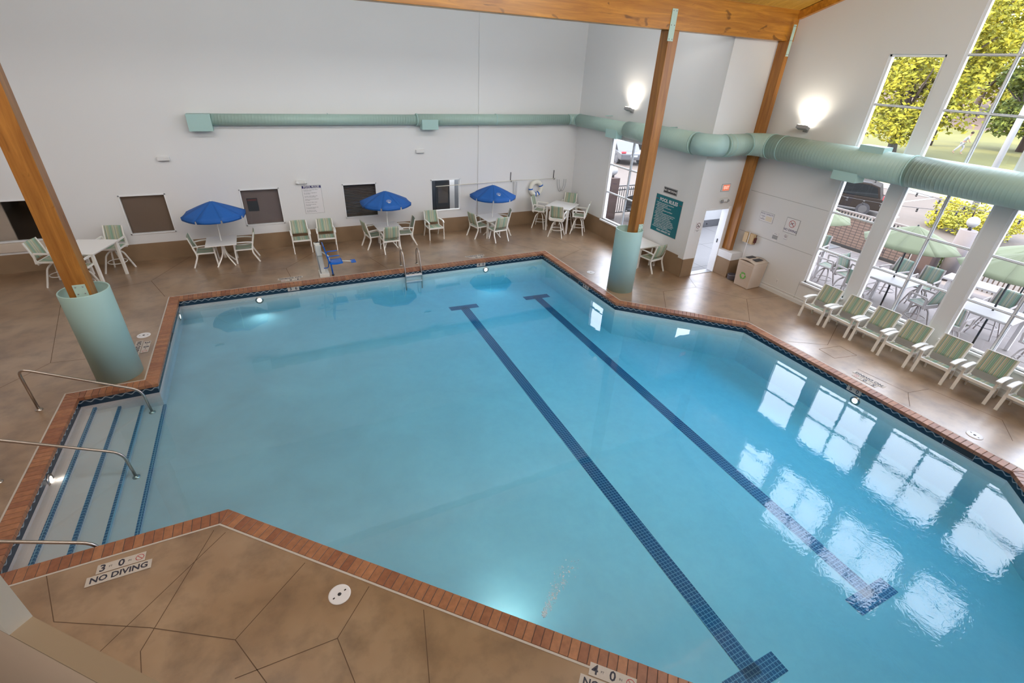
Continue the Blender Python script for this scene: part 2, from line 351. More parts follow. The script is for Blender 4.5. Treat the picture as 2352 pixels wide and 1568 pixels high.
# ------------------------------------------------------------------ mesh helpers
class MB:
    def __init__(s): s.bm = bmesh.new(); s.uv = s.bm.loops.layers.uv.new('UVMap')
    def quad(s, pts, uvs=None):
        f = s.bm.faces.new([s.bm.verts.new(p) for p in pts])
        if uvs:
            for l, q in zip(f.loops, uvs): l[s.uv].uv = q
        return f
    def box(s, a, b, bev=0.0, m=None):
        x0, y0, z0 = a; x1, y1, z1 = b
        bm2 = bmesh.new(); bmesh.ops.create_cube(bm2, size=1)
        for v in bm2.verts: v.co = Vector(((v.co.x+.5)*(x1-x0)+x0, (v.co.y+.5)*(y1-y0)+y0, (v.co.z+.5)*(z1-z0)+z0))
        if bev: bmesh.ops.bevel(bm2, geom=bm2.edges[:], offset=bev, segments=2, profile=0.7, affect='EDGES')
        if m: bmesh.ops.transform(bm2, matrix=m, verts=bm2.verts[:])
        s.merge(bm2); return s
    def merge(s, bm2):
        me = bpy.data.meshes.new('t'); bm2.to_mesh(me); bm2.free(); s.bm.from_mesh(me); bpy.data.meshes.remove(me)
    def tube(s, pts, r=0.02, seg=8, closed=False, flat=None, caps=True, up=None):
        pts = [Vector(p) for p in pts]; n = len(pts); rings = []; dist = 0; ds = []
        prev = None
        for i, p in enumerate(pts):
            if closed: t = (pts[(i+1) % n]-pts[i-1]).normalized()
            elif i == 0: t = (pts[1]-p).normalized()
            elif i == n-1: t = (p-pts[-2]).normalized()
            else: t = ((pts[i+1]-p).normalized()+(p-pts[i-1]).normalized()).normalized()
            if prev is None:
                ref = Vector(up) if up else (Vector((0, 0, 1)) if abs(t.z) < 0.9 else Vector((1, 0, 0)))
                a = ref.cross(t).normalized()
            else:
                a = (prev - t*prev.dot(t)).normalized()
            prev = a; b = t.cross(a)
            k = 1.0
            if 0 < i < n-1 or closed:
                d1 = (pts[i]-pts[i-1]).normalized(); k = 1/max(0.5, math.sqrt(max(0.0, (1+d1.dot((pts[(i+1) % n]-p).normalized()))/2)))
            rr = r[i] if isinstance(r, (list, tuple)) else r
            ring = []
            for j in range(seg):
                th = 2*PI*j/seg + (PI/4 if seg == 4 else 0)
                if flat: ca, sa = math.cos(th)*flat[0]*math.sqrt(2), math.sin(th)*flat[1]*math.sqrt(2)
                else: ca, sa = math.cos(th)*rr, math.sin(th)*rr
                ring.append(s.bm.verts.new(p + a*ca + b*sa))
            rings.append(ring)
            if i: dist += (p-pts[i-1]).length
            ds.append(dist)
        rng = range(n if closed else n-1)
        for i in rng:
            A, B = rings[i], rings[(i+1) % n]
            for j in range(seg):
                f = s.bm.faces.new((A[j], A[(j+1) % seg], B[(j+1) % seg], B[j])); f.smooth = seg > 5
                u0, u1 = ds[i], ds[(i+1) % n] if i+1 < n else ds[i]+0.1
                v0, v1 = 2*PI*j/seg, 2*PI*(j+1)/seg
                for l, q in zip(f.loops, ((u0, v0), (u0, v1), (u1, v1), (u1, v0))): l[s.uv].uv = q
        if caps and not closed:
            s.bm.faces.new(rings[0][::-1]); s.bm.faces.new(rings[-1])
        return s
    def lathe(s, prof, seg=24, c=(0, 0, 0), caps=True, smooth=True, arc=2*PI):
        rings = []
        for r, z in prof:
            rings.append([s.bm.verts.new((c[0]+r*math.cos(2*PI*j/seg), c[1]+r*math.sin(2*PI*j/seg), c[2]+z)) for j in range(seg)])
        for A, B in zip(rings, rings[1:]):
            for j in range(seg):
                f = s.bm.faces.new((A[j], A[(j+1) % seg], B[(j+1) % seg], B[j])); f.smooth = smooth
        if caps:
            if prof[0][0] > 1e-4: s.bm.faces.new(rings[0][::-1])
            if prof[-1][0] > 1e-4: s.bm.faces.new(rings[-1])
        return s
    def prism(s, poly, z0, z1, m=None, bev=0.0):
        bm2 = bmesh.new()
        A = [bm2.verts.new((x, y, z0)) for x, y in poly]; B = [bm2.verts.new((x, y, z1)) for x, y in poly]
        n = len(poly)
        bm2.faces.new(A[::-1]); bm2.faces.new(B)
        for i in range(n): bm2.faces.new((A[i], A[(i+1) % n], B[(i+1) % n], B[i]))
        if bev: bmesh.ops.bevel(bm2, geom=bm2.edges[:], offset=bev, segments=2, profile=0.7, affect='EDGES')
        if m: bmesh.ops.transform(bm2, matrix=m, verts=bm2.verts[:])
        s.merge(bm2); return s
    def sphere(s, c, r, seg=16, sq=(1, 1, 1)):
        bm2 = bmesh.new(); bmesh.ops.create_uvsphere(bm2, u_segments=seg, v_segments=max(6, seg//2), radius=1)
        for v in bm2.verts: v.co = Vector((c[0]+v.co.x*r*sq[0], c[1]+v.co.y*r*sq[1], c[2]+v.co.z*r*sq[2]))
        for f in bm2.faces: f.smooth = True
        s.merge(bm2); return s
    def grid(s, fn, nu, nv, thick=0.0):
        P = [[Vector(fn(i/nu, j/nv)) for j in range(nv+1)] for i in range(nu+1)]
        if thick:
            N = [[None]*(nv+1) for _ in range(nu+1)]
            for i in range(nu+1):
                for j in range(nv+1):
                    du = P[min(i+1, nu)][j]-P[max(i-1, 0)][j]; dv = P[i][min(j+1, nv)]-P[i][max(j-1, 0)]
                    n = du.cross(dv); N[i][j] = n.normalized() if n.length > 1e-9 else Vector((0, 0, 1))
            layers = [[[s.bm.verts.new(P[i][j]+N[i][j]*k) for j in range(nv+1)] for i in range(nu+1)] for k in (thick/2, -thick/2)]
        else: layers = [[[s.bm.verts.new(P[i][j]) for j in range(nv+1)] for i in range(nu+1)]]
        for li, V in enumerate(layers):
            for i in range(nu):
                for j in range(nv):
                    q = (V[i][j], V[i+1][j], V[i+1][j+1], V[i][j+1])
                    f = s.bm.faces.new(q if li == 0 else q[::-1]); f.smooth = True
        if thick:
            A, B = layers
            rim = [(i, 0) for i in range(nu)]+[(nu, j) for j in range(nv)]+[(i, nv) for i in range(nu, 0, -1)]+[(0, j) for j in range(nv, 0, -1)]
            for k in range(len(rim)):
                a, b = rim[k], rim[(k+1) % len(rim)]
                s.bm.faces.new((A[b[0]][b[1]], A[a[0]][a[1]], B[a[0]][a[1]], B[b[0]][b[1]]))
        return s
    def mesh(s, name, m):
        me = bpy.data.meshes.new(name); s.bm.to_mesh(me); s.bm.free(); me.materials.append(m); return me
    def build(s, name, m, parent=None, label=None):
        o = bpy.data.objects.new(name, s.mesh(name, m)); C.objects.link(o)
        if parent: o.parent = parent
        if label: o['label'] = label
        return o
def thing(name, label, cat, loc=(0, 0, 0), rz=0, group=None, matrix=None):
    o = bpy.data.objects.new(name, None); C.objects.link(o); o.empty_display_size = 0.2
    if matrix is not None: o.matrix_world = matrix
    else: o.location = loc; o.rotation_euler = (0, 0, rz)
    o['label'] = label; o['category'] = cat
    if group: o['group'] = group
    return o
def tag(o, label, cat, group=None, kind=None):
    o['label'] = label; o['category'] = cat
    if group: o['group'] = group
    if kind: o['kind'] = kind
    return o
def struct(o): o['kind'] = 'structure'; return o
def dup(root, loc, rz, label, group=None):
    def cp(o, par):
        c = o.copy(); C.objects.link(c)
        if par: c.parent = par
        for k in list(o.children): cp(k, c)
        return c
    r = cp(root, None); r.location = loc; r.rotation_euler = (0, 0, rz); r['label'] = label
    if group: r['group'] = group
    return r
def frame(o, x, y):
    x = Vector(x).normalized(); y = Vector(y).normalized(); z = x.cross(y)
    return Matrix(((x.x, y.x, z.x, o[0]), (x.y, y.y, z.y, o[1]), (x.z, y.z, z.z, o[2]), (0, 0, 0, 1)))
FONT = {}
def text_mesh(body, size, m, parent, x, y, z=0.004, align='CENTER', bold=0.0, name='lettering', label=None, sx=1.0, spacing=1.0):
    cu = bpy.data.curves.new('txt', 'FONT'); cu.body = body; cu.size = size; cu.align_x = align; cu.align_y = 'CENTER'
    cu.extrude = 0.0006; cu.offset = bold; cu.resolution_u = 2; cu.space_character = spacing
    t = bpy.data.objects.new('txt', cu); C.objects.link(t)
    dg = bpy.context.evaluated_depsgraph_get(); dg.update()
    me = bpy.data.meshes.new_from_object(t.evaluated_get(dg))
    bpy.data.objects.remove(t); bpy.data.curves.remove(cu)
    for v in me.vertices: v.co.x = v.co.x*sx + x; v.co.y += y; v.co.z += z
    me.materials.clear(); me.materials.append(m)
    o = bpy.data.objects.new(name, me); C.objects.link(o); o.parent = parent
    if label: o['label'] = label
    return o

# ------------------------------------------------------------------ pool geometry
POOL = [(-1.46, 5.56), (-4.08, 5.56), (-4.08, 9.87), (-2.87, 9.87), (-2.87, 13.9), (8.3, 13.9), (8.3, 9.55), (10.72, 7.2), (10.72, 1.4), (8.3, -.95), (5.05, -.95)]
def area(p): return sum(p[i][0]*p[(i+1) % len(p)][1]-p[(i+1) % len(p)][0]*p[i][1] for i in range(len(p)))/2
if area(POOL) < 0: POOL = POOL[::-1]
def inset(poly, d):   # polygon is counter-clockwise; positive d goes inwards
    out = []; n = len(poly)
    for i in range(n):
        p0, p1, p2 = Vector(poly[i-1]), Vector(poly[i]), Vector(poly[(i+1) % n])
        e1 = (p1-p0).normalized(); e2 = (p2-p1).normalized()
        n1 = Vector((-e1.y, e1.x)); n2 = Vector((-e2.y, e2.x))
        b = (n1+n2); b = b/ (1+n1.dot(n2))
        out.append(tuple(p1+b*d))
    return out
FLOOR_Z = lambda x, y=0: -(0.70+0.036*x)
def poly_face(mb, outer, hole, z):
    loops = [[Vector((x, y, z if not callable(z) else z(x, y))) for x, y in outer]]
    if hole: loops.append([Vector((x, y, z if not callable(z) else z(x, y))) for x, y in hole])
    pts = [p for l in loops for p in l]
    vs = [mb.bm.verts.new(p) for p in pts]
    for tri in tessellate_polygon(loops):
        f = mb.bm.faces.new([vs[i] for i in tri]); f.normal_update()
        if f.normal.z < 0: f.normal_flip()

XL, XR, YN, YS = -9.0, 13.08, 17.0, -8.0
XA, YB = 11.17, 10.32     # the wall with the narrow window, the wall with the exit door
ROOM = [(XL, YS), (XR+.25, YS), (XR+.25, YB+.2), (XA+.2, YB+.2), (XA+.2, YN+.25), (XL, YN+.25)]
mb = MB(); poly_face(mb, ROOM, inset(POOL, 0.03), 0.0)
fl = struct(mb.build('floor', M_deck))
# control joints saw-cut into the deck
JO = [((-3.3, 5.6), (-3.05, 4.85)), ((-3.05, 4.85), (-2.1, 4.35)), ((-2.1, 4.35), (-1.25, 3.82)), ((-1.25, 3.82), (-.47, 4.5)), ((-1.25, 3.82), (-.9, 3.1)),
      ((-1.52, 5.5), (-2.15, 4.1)), ((-2.15, 4.1), (-2.0, 3.2)), ((-1.38, 5.4), (-2.6, 4.2)), ((-.24, 3.38), (.2, 3.85)), ((-.24, 3.38), (-1.25, 3.4)), ((-.24, 3.38), (-.1, 2.6)), ((.72, 3.3), (.5, 2.3)),
      ((-2.95, 13.95), (-3.4, 15.2)), ((-3.4, 15.2), (-2.6, 16.95)), ((-3.4, 15.2), (-5.2, 14.6)), ((.1, 14.0), (.0, 15.0)), ((0, 15.0), (1.5, 16.9)), ((0, 15), (-1.8, 15.1)),
      ((2.8, 14.0), (2.5, 15.1)), ((2.5, 15.1), (3.4, 15.4)), ((6.6, 14.0), (6.3, 15.1)), ((6.3, 15.1), (7.3, 15.2)), ((7.3, 15.2), (8.1, 14.0)), ((8.4, 13.0), (9.6, 13.6)), ((9.6, 13.6), (11.1, 13.0)), ((9.6, 13.6), (9.3, 15.3)),
      ((9.2, 8.7), (9.9, 9.6)), ((9.9, 9.6), (11.1, 9.5)), ((11.1, 9.5), (11.5, 10.25)), ((11.1, 9.5), (11.9, 8.3)), ((11.9, 8.3), (13.0, 8.1)), ((11.9, 8.3), (10.8, 7.25)), ((10.8, 6.1), (11.6, 5.6)), ((11.6, 5.6), (12.9, 6.2)),
      ((10.8, 3.3), (11.3, 3.6)), ((11.3, 3.6), (11.9, 3.5)), ((11.3, 3.6), (11.2, 4.6)), ((11.9, 3.5), (12.1, 2.3)), ((12.1, 2.3), (11.5, 1.9)), ((-4.2, 7.0), (-5.4, 7.4)), ((-5.4, 7.4), (-5.9, 9.6)), ((-5.9, 9.6), (-4.6, 11.2)), ((-4.6, 11.2), (-2.95, 11.0)), ((-5.9, 9.6), (-8, 9.9)), ((-4.6, 11.2), (-5.2, 14.6))]
mb = MB()
for a, b in JO:
    a = Vector(a); b = Vector(b); d = (b-a).normalized(); n = Vector((-d.y, d.x))*0.0045
    mb.quad([(*(a-n), .0015), (*(b-n), .0015), (*(b+n), .0015), (*(a+n), .0015)])
j = struct(mb.build('control_joint', mat('joint_dark', (0.13, 0.08, 0.05), 0.9), fl))
# coping bricks
def coping():
    n = len(POOL); bk = MB(); gr = MB(); st = MB()
    I0 = inset(POOL, 0.028); I1 = inset(POOL, 0.25); IS = inset(POOL, 0.0)
    pitch = 0.106
    for i in range(n):
        a = Vector(POOL[i]); b = Vector(POOL[(i+1) % n]); d = (b-a).normalized(); nn = Vector((-d.y, d.x)); L = (b-a).length
        def u(p): return (Vector(p)-a).dot(d)
        o0, o1 = u(I0[i]), u(I0[(i+1) % n]); q0, q1 = u(I1[i]), u(I1[(i+1) % n])
        lo, hi = min(o0, q0), max(o1, q1)
        m = max(1, round((hi-lo)/pitch)); p = (hi-lo)/m
        for k in range(m):
            s0, s1 = lo+k*p+.003, lo+(k+1)*p-.003
            A = [min(max(s, o0+.003), o1-.003) for s in (s0, s1)]; B = [min(max(s, q0+.003), q1-.003) for s in (s0, s1)]
            if A[1]-A[0] < .004 and B[1]-B[0] < .004: continue
            zt = 0.006 + random.uniform(-.001, .001)
            P = [a+d*A[0]+nn*.028, a+d*A[1]+nn*.028, a+d*B[1]+nn*.25, a+d*B[0]+nn*.25]
            if A[1]-A[0] < .004: P = [P[0], P[2], P[3]]
            elif B[1]-B[0] < .004: P = [P[0], P[1], P[2]]
            P = [tuple(x) for x in P]
            top = inset(P, .004) if len(P) == 4 else P
            bm = bk.bm
            V0 = [bm.verts.new((*x, -.062)) for x in P]; V1 = [bm.verts.new((*x, zt-.005)) for x in P]; V2 = [bm.verts.new((*x, zt)) for x in top]
            for X, Y in ((V0, V1), (V1, V2)):
                for t in range(len(P)): bm.faces.new((X[t], X[(t+1) % len(P)], Y[(t+1) % len(P)], Y[t]))
            bm.faces.new(V2); bm.faces.new(V0[::-1])
        # grout bed
        c0, c1 = inset(POOL, .026), inset(POOL, .246)
        gr.quad([(*c0[i], .001), (*c0[(i+1) % n], .001), (*c1[(i+1) % n], .001), (*c1[i], .001)])
        gr.quad([(*c1[i], .001), (*c1[(i+1) % n], .001), (*c1[(i+1) % n], -.06), (*c1[i], -.06)])
        gr.quad([(*c1[i], -.06), (*c1[(i+1) % n], -.06), (*inset(POOL, .2)[(i+1) % n], -.06), (*inset(POOL, .2)[i], -.06)])
        s1_ = inset(POOL, .026)
        st.quad([(*IS[i], .003), (*IS[(i+1) % n], .003), (*s1_[(i+1) % n], .003), (*s1_[i], .003)])
    cp = struct(bk.build('brick_coping', M_brick)); struct(gr.build('grout', M_grout, cp)); struct(st.build('edge_strip', M_strip, cp))
coping()
# basin
WZ = -0.20
def basin():
    W = inset(POOL, .215); n = len(W)
    # the steps alcove is part of the basin outline; floor slopes to the deep right side
    mb = MB(); poly_face(mb, inset(POOL, .20), None, FLOOR_Z)
    wl = MB(); bd = MB(); dist = 0
    for i in range(n):
        a, b = W[i], W[(i+1) % n]; L = math.dist(a, b)
        mb.quad([(*b, -.05), (*a, -.05), (*a, -1.2), (*b, -1.2)])
        A, B = inset(POOL, .218)[i], inset(POOL, .218)[(i+1) % n]
        bd.quad([(*A, -.05), (*B, -.05), (*B, -.215), (*A, -.215)], [(dist, -.05), (dist+L, -.05), (dist+L, -.215), (dist, -.215)])
        dist += L
    bs = struct(mb.build('pool_basin', M_plaster)); struct(bd.build('waterline_tile', M_band, bs))
    # steps
    xs = [(-3.87, -3.66, -.28), (-3.66, -3.31, -.36), (-3.31, -2.97, -.44), (-2.97, -2.63, -.52)]
    mb = MB(); ed = MB()
    for x0, x1, z in xs:
        mb.box((x0-.3 if x0 < -3.8 else x0, 5.77, -1.1), (x1, 9.67, z))
        ed.box((x1-.045, 5.775, z-.03), (x1+.004, 9.665, z+.004))
    sp = struct(mb.build('pool_steps', M_plaster, bs)); struct(ed.build('step_nosing', M_lane, bs))
    # lane markings lie on the floor
    mb = MB()
    def strip(p, q, wd):
        p = Vector(p); q = Vector(q); d = (q-p).normalized(); nn = Vector((-d.y, d.x))*wd/2
        P = [p-nn, q-nn, q+nn, p+nn]
        mb.quad([(x.x, x.y, FLOOR_Z(x.x)+.004) for x in P])
    for (p, q) in (((4.66, 12.32), (4.33, 1.30)), ((7.22, 12.38), (6.90, 1.35))):
        strip(p, q, .26)
        for e in (p, q): strip((e[0]-.45, e[1]), (e[0]+.45, e[1]), .26)
    struct(mb.build('lane_marking', M_lane, bs))
    # main drain grate
    return bs
BAS = basin()
# water body
mb = MB(); WP = inset(POOL, .21); n = len(WP)
poly_face(mb, WP, None, WZ)
for i in range(n): mb.quad([(*WP[i], WZ), (*WP[i], -1.3), (*WP[(i+1) % n], -1.3), (*WP[(i+1) % n], WZ)])
bm2 = bmesh.new(); V = [bm2.verts.new((x, y, -1.3)) for x, y in WP][::-1]; bm2.faces.new(V); bmesh.ops.triangulate(bm2, faces=bm2.faces[:]); mb.merge(bm2)
bmesh.ops.remove_doubles(mb.bm, verts=mb.bm.verts[:], dist=1e-5); bmesh.ops.recalc_face_normals(mb.bm, faces=mb.bm.faces[:])
wt = tag(mb.build('pool_water', M_water), 'clear turquoise water filling the indoor swimming pool', 'water', kind='stuff')

# air bubbles rising over the return jet near the bottom edge
rb = random.Random(11); mb = MB()
for _ in range(260):
    k = rb.random()**1.4; c = Vector((2.05, 2.75)).lerp(Vector((2.72, 3.22)), k); sp_ = .02+.10*k
    mb.sphere((c.x+rb.gauss(0, sp_*.6), c.y+rb.gauss(0, sp_*.6), WZ+.001), rb.uniform(.004, .009), 6)
tag(mb.build('air_bubbles', M_paper), 'small white air bubbles drifting on the water near the bottom coping', 'bubbles', kind='stuff')

# ------------------------------------------------------------------ walls
def wall_boxes(name, boxes, m=M_wall, **kw):
    mb = MB()
    for a, b in boxes: mb.box(a, b)
    return struct(mb.build(name, m))
# far wall with five openings into the corridor
WIN = [(-8.6, -5.75, .84, 1.95), (-3.88, -2.76, .79, 1.92), (-.87, .25, .79, 1.92), (2.16, 3.28, .79, 1.92), (5.19, 6.31, .79, 1.92)]
def wall_with_holes(name, axis, c0, c1, lo, hi, z0, z1, holes, m):
    bx = []; cur = lo
    def B(u0, u1, a, b):
        if u1-u0 > 1e-4 and b-a > 1e-4:
            bx.append((((u0, c0, a), (u1, c1, b)) if axis == 0 else ((c0, u0, a), (c1, u1, b))))
    for u0, u1, spans in sorted(holes):
        B(cur, u0, z0, z1); zc = z0
        for a, b in spans: B(u0, u1, zc, a); zc = b
        B(u0, u1, zc, z1); cur = u1
    B(cur, hi, z0, z1)
    return wall_boxes(name, bx, m)
wall_with_holes('wall_far', 0, YN, YN+.2, XL, XA+.3, 0, 7.75, [(a, b, [(c, d)]) for a, b, c, d in WIN], M_wall)
wall_boxes('trim_1', [((7.0, YN-.035, .5), (7.55, YN+.01, 7.7))])
wall_with_holes('wall_alcove', 1, XA, XA+.2, YB, YN, 0, 7.75, [(12.42, 14.74, [(.66, 3.56)])], M_wall)
wall_with_holes('wall_exit', 0, YB, YB+.2, XA+.2, XR+.2, 0, 7.75, [(11.63, 12.60, [(0, 2.08)])], M_wall)
# right wall
W_LO = [(6.44, 7.58), (4.43, 6.14), (2.43, 4.13), (.98, 2.12)]
W_HI = [6.18, 7.14, 7.14, 6.18]
holes = [(a, b, [(.66, 3.63), (4.17, t)]) for (a, b), t in zip(W_LO, W_HI)]
holes += [(-4.6, -3.4, [(.66, 3.63)])]
wall_with_holes('wall_right', 1, XR, XR+.22, YS, YB, 0, 7.14, holes, M_wallr)
RIDGE, RZ, SL, BZ = 4.3, 9.05, 0.333, 7.12
mb = MB()
gp = [(YB, 7.14), (YS, 7.14), (YS, 7.2), (-1.5, 7.2), (RIDGE, RZ+.05), (10.1, 7.2), (YB, 7.2)]
mb.prism([(y, z) for y, z in gp], XR, XR+.22, m=Matrix(((0, 0, 1, 0), (1, 0, 0, 0), (0, 1, 0, 0), (0, 0, 0, 1))))
struct(mb.build('wall_gable', M_wallr))
wall_boxes('wall_left', [((XL-.2, YS, 0), (XL, YN+.2, 9.3))]); wall_boxes('wall_near', [((XL, YS-.2, 0), (XR+.2, YS, 9.3))])
# ceiling: timber deck on two slopes, flat plaster over the far aisle
mb = MB()
for y0, z0, y1, z1 in ((10.12, BZ, RIDGE, RZ), (RIDGE, RZ, -1.5, BZ)):
    mb.quad([(XL, y0, z0), (XR+.2, y0, z0), (XR+.2, y1, z1), (XL, y1, z1)]); mb.quad([(XL, y0, z0+.15), (XR+.2, y0, z0+.15), (XR+.2, y1, z1+.15), (XL, y1, z1+.15)])
cl = struct(mb.build('ceiling', M_woody))
mb = MB(); mb.box((XL-.2, YS-.2, 7.3), (XR+.2, -1.5, 7.45)); mb.box((XL-.2, 10.3, 7.75), (XR+.25, YN+.25, 7.9)); mb.box((XL, 10.16, 7.12), (XR+.2, 10.3, 7.9)); mb.box((XL, -1.6, 7.1), (XR+.2, -1.5, 7.4))
struct(mb.build('ceiling_far', M_wall))
# trim boards where the timber deck meets the right wall
mb = MB(); an = math.atan(SL)
for y0, z0, y1, z1 in ((10.12, BZ-.02, RIDGE, RZ-.02), (RIDGE, RZ-.02, -1.5, BZ-.02)):
    mb.tube([(XR-.05, y0, z0-.09), (XR-.05, y1, z1-.09)], seg=4, flat=(.05, .09))
struct(mb.build('trim_2', M_woodx))
# glulam beams
for y in (10.12, -1.8):
    mb = MB(); mb.box((XL, y, 6.44), (XR-.01, y+.30, 7.12), .008)
    b = mb.build('roof_beam', M_woodx)
    tag(b, 'long orange glued timber roof beam across the top of the hall' if y > 0 else 'timber roof beam over the near end of the hall', 'beam')
mb = MB(); mb.box((XL, RIDGE-.12, RZ-.55), (XR, RIDGE+.12, RZ-.02)); tag(mb.build('ridge_beam', M_woodx), 'timber ridge beam under the peak of the ceiling', 'beam')
# wainscot
wn = MB()
wn.box((XL, YN-.012, 0), (7.0, YN+.005, .51)); wn.box((6.99, YN-.047, 0), (7.56, YN+.002, .51)); wn.box((7.55, YN-.012, 0), (XA, YN+.005, .51))
wn.box((XA-.014, 10.55, 0), (XA+.005, YN-.01, .645)); wn.box((XA-.014, YB-.014, 0), (XA+.005, 10.55, .58)); wn.box((XA-.01, YB-.014, 0), (11.62, YB+.005, .58)); wn.box((12.68, YB-.014, 0), (XR, YB+.005, .60))
struct(wn.build('trim_3', M_wains))
wn = MB(); wn.box((XR-.015, .0, 0), (XR+.005, 10.0, .10)); wn.box((XR-.01, .0, .1), (XR+.005, 10.0, .115)); wn.box((XR-.012, .0, .17), (XR+.005, 10, .18)); struct(wn.build('baseboard_right', M_wallr))
wn = MB()
for z in (1.43, 2.64): wn.box((XR-.002, 7.62, z-.006), (XR+.002, 10.1, z+.006))
wn.box((XR-.002, 7.68, 0.1), (XR+.002, 7.69, .62))
struct(wn.build('trim_4', mat('joint_grey', (0.42, 0.42, 0.42), 0.8)))  # thin grey joint lines on the right wall
# apron below the wide left corridor window
wn = MB(); wn.box((-8.8, YN-.03, .58), (-5.62, YN+.004, .83), .004); struct(wn.build('trim_5', mat('apron_board', (.62, .54, .46), .6, var=.05)))

# overlook opening the photograph was taken from (diagonal wall near the camera)
SQ = math.sqrt(.5); CO, CI = .435, .361     # outer and inner plane x+y = c
def diag(t, c, z): # t along (1,-1)/sqrt2
    return (c/2+t*SQ, c/2-t*SQ, z)
def diag_box(mb, t0, t1, z0, z1, ci=CI, co=CO):
    P = [diag(t0, ci, z0), diag(t1, ci, z0), diag(t1, co, z0), diag(t0, co, z0)]
    bm2 = bmesh.new(); A = [bm2.verts.new(p) for p in P]; B = [bm2.verts.new((p[0], p[1], z1)) for p in P]
    bm2.faces.new(A[::-1]); bm2.faces.new(B)
    for i in range(4): bm2.faces.new((A[i], A[(i+1) % 4], B[(i+1) % 4], B[i]))
    bmesh.ops.recalc_face_normals(bm2, faces=bm2.faces[:])
    mb.merge(bm2)
TJ = -1.467
mb = MB(); diag_box(mb, -12.7, TJ-.06, 0, 9.2); diag_box(mb, TJ-.06, 2.6, 0, 4.192); diag_box(mb, 2.6, 12, 0, 9.2); diag_box(mb, TJ-.06, 2.6, 6.9, 9.2)
struct(mb.build('wall_overlook', M_sillw))
mb = MB(); diag_box(mb, TJ-.06, 2.6, 4.192, 4.20, CI-.001, CO+.001); struct(mb.build('trim_6', M_sill))
mb = MB(); diag_box(mb, TJ-.12, TJ, 4.20, 6.9, CI-.002, CO+.002); struct(mb.build('trim_7', M_jamb))

# ------------------------------------------------------------------ windows
def window_x(idx, X, y0, y1, z0, z1, rails, mull, sill=True, out=.12):
    root = bpy.data.objects.new('window_%d' % idx, None); C.objects.link(root); root['kind'] = 'structure'
    f = MB(); t = .05
    for a, b in (((y0, z0), (y1, z0+t)), ((y0, z1-t), (y1, z1)), ((y0, z0), (y0+t, z1)), ((y1-t, z0), (y1, z1))):
        f.box((X+.03, a[0], a[1]), (X+.11, b[0], b[1]), .006)
    struct(f.build('window_frame', M_trimw, root))
    m = MB()
    for z in rails: m.box((X+.045, y0+t, z-.024), (X+.095, y1-t, z+.024), .004)
    for y in mull: m.box((X+.04, y-.028, z0+t), (X+.10, y+.028, z1-t), .004)
    struct(m.build('muntin', M_frameg, root))
    # thin inner casing, painted white
    c = MB()
    for z in rails: c.box((X+.03, y0+t, z-.012), (X+.05, y1-t, z+.012))
    for y in mull: c.box((X+.025, y-.014, z0+t), (X+.045, y+.014, z1-t))
    struct(c.build('muntin_cap', M_trimw, root))
    ys = [y0+t]+sorted(mull)+[y1-t]; zs = [z0+t]+sorted(rails)+[z1-t]
    for i in range(len(ys)-1):
        for k in range(len(zs)-1):
            g = MB(); g.quad([(X+.07, ys[i], zs[k]), (X+.07, ys[i], zs[k+1]), (X+.07, ys[i+1], zs[k+1]), (X+.07, ys[i+1], zs[k])])
            struct(g.build('glass_pane', M_glass, root))
    if sill:
        s_ = MB(); s_.box((X-.06, y0-.04, z0-.05), (X+.05, y1+.04, z0), .006); struct(s_.build('window_sill', M_trimw, root))
    return root
k = 1
for (a, b), t in zip(W_LO, W_HI):
    mu = [(a+b)/2] if b-a > 1.5 else []
    window_x(k, XR, a, b, .66, 3.63, [1.65, 2.635], mu); k += 1
    window_x(k, XR, a, b, 4.17, t, [z for z in (5.17, 6.18) if z < t-.1], mu, sill=False); k += 1
window_x(k, XA, 12.42, 14.74, .66, 3.56, [1.68, 2.64], [13.58]); k += 1
window_x(k, XR, -4.6, -3.4, .66, 3.63, [1.65, 2.635], [])
k += 1
for i, (a, b, c, d) in enumerate(WIN):
    root = bpy.data.objects.new('window_%d' % k, None); C.objects.link(root); root['kind'] = 'structure'; k += 1
    f = MB(); t = .035
    for p, q in (((a, c), (b, c+t)), ((a, d-t), (b, d)), ((a, c), (a+t, d)), ((b-t, c), (b, d))):
        f.box((p[0], YN-.02, p[1]), (q[0], YN+.06, q[1]), .004)
    struct(f.build('window_frame', M_trimw if i else M_trimw, root))
    g = MB(); g.quad([(a, YN+.03, c), (b, YN+.03, c), (b, YN+.03, d), (a, YN+.03, d)]); struct(g.build('glass_pane', M_glass, root))
# corridor behind the far wall
mb = MB(); mb.box((XL, YN+1.6, 0), (XA, YN+1.7, 3)); mb.box((XL, YN+.2, -.05), (XA, YN+1.7, 0)); mb.box((XL, YN+.2, 2.6), (XA, YN+1.7, 2.7)); mb.box((XL-.1, YN+.2, 0), (XL, YN+1.7, 2.7))
mb.box((4.3, YN+.2, 0), (4.4, YN+1.6, 2.6)); mb.box((-4.9, YN+.2, 0), (-4.8, YN+1.6, 2.6)); mb.box((-1.8, YN+.2, 0), (-1.7, YN+1.6, 2.6)); mb.box((1.2, YN+.2, 0), (1.3, YN+1.6, 2.6)); mb.box((XA-.1, YN+.2, 0), (XA, YN+1.7, 2.7))
struct(mb.build('wall_corridor', M_inner))
mb = MB(); mb.box((4.45, YN+1.5, 0), (6.9, YN+1.58, 2.6)); struct(mb.build('wall_office', M_inner2))
mb = MB(); mb.box((-3.95, YN+.10, .7), (-2.7, YN+.13, 2.0)); tag(mb.build('window_blind', mat('brown_blind', (.17, .115, .085), .7, var=.1, vscale=.8)), 'plain brown blind closing the corridor window behind the left umbrella', 'blind')
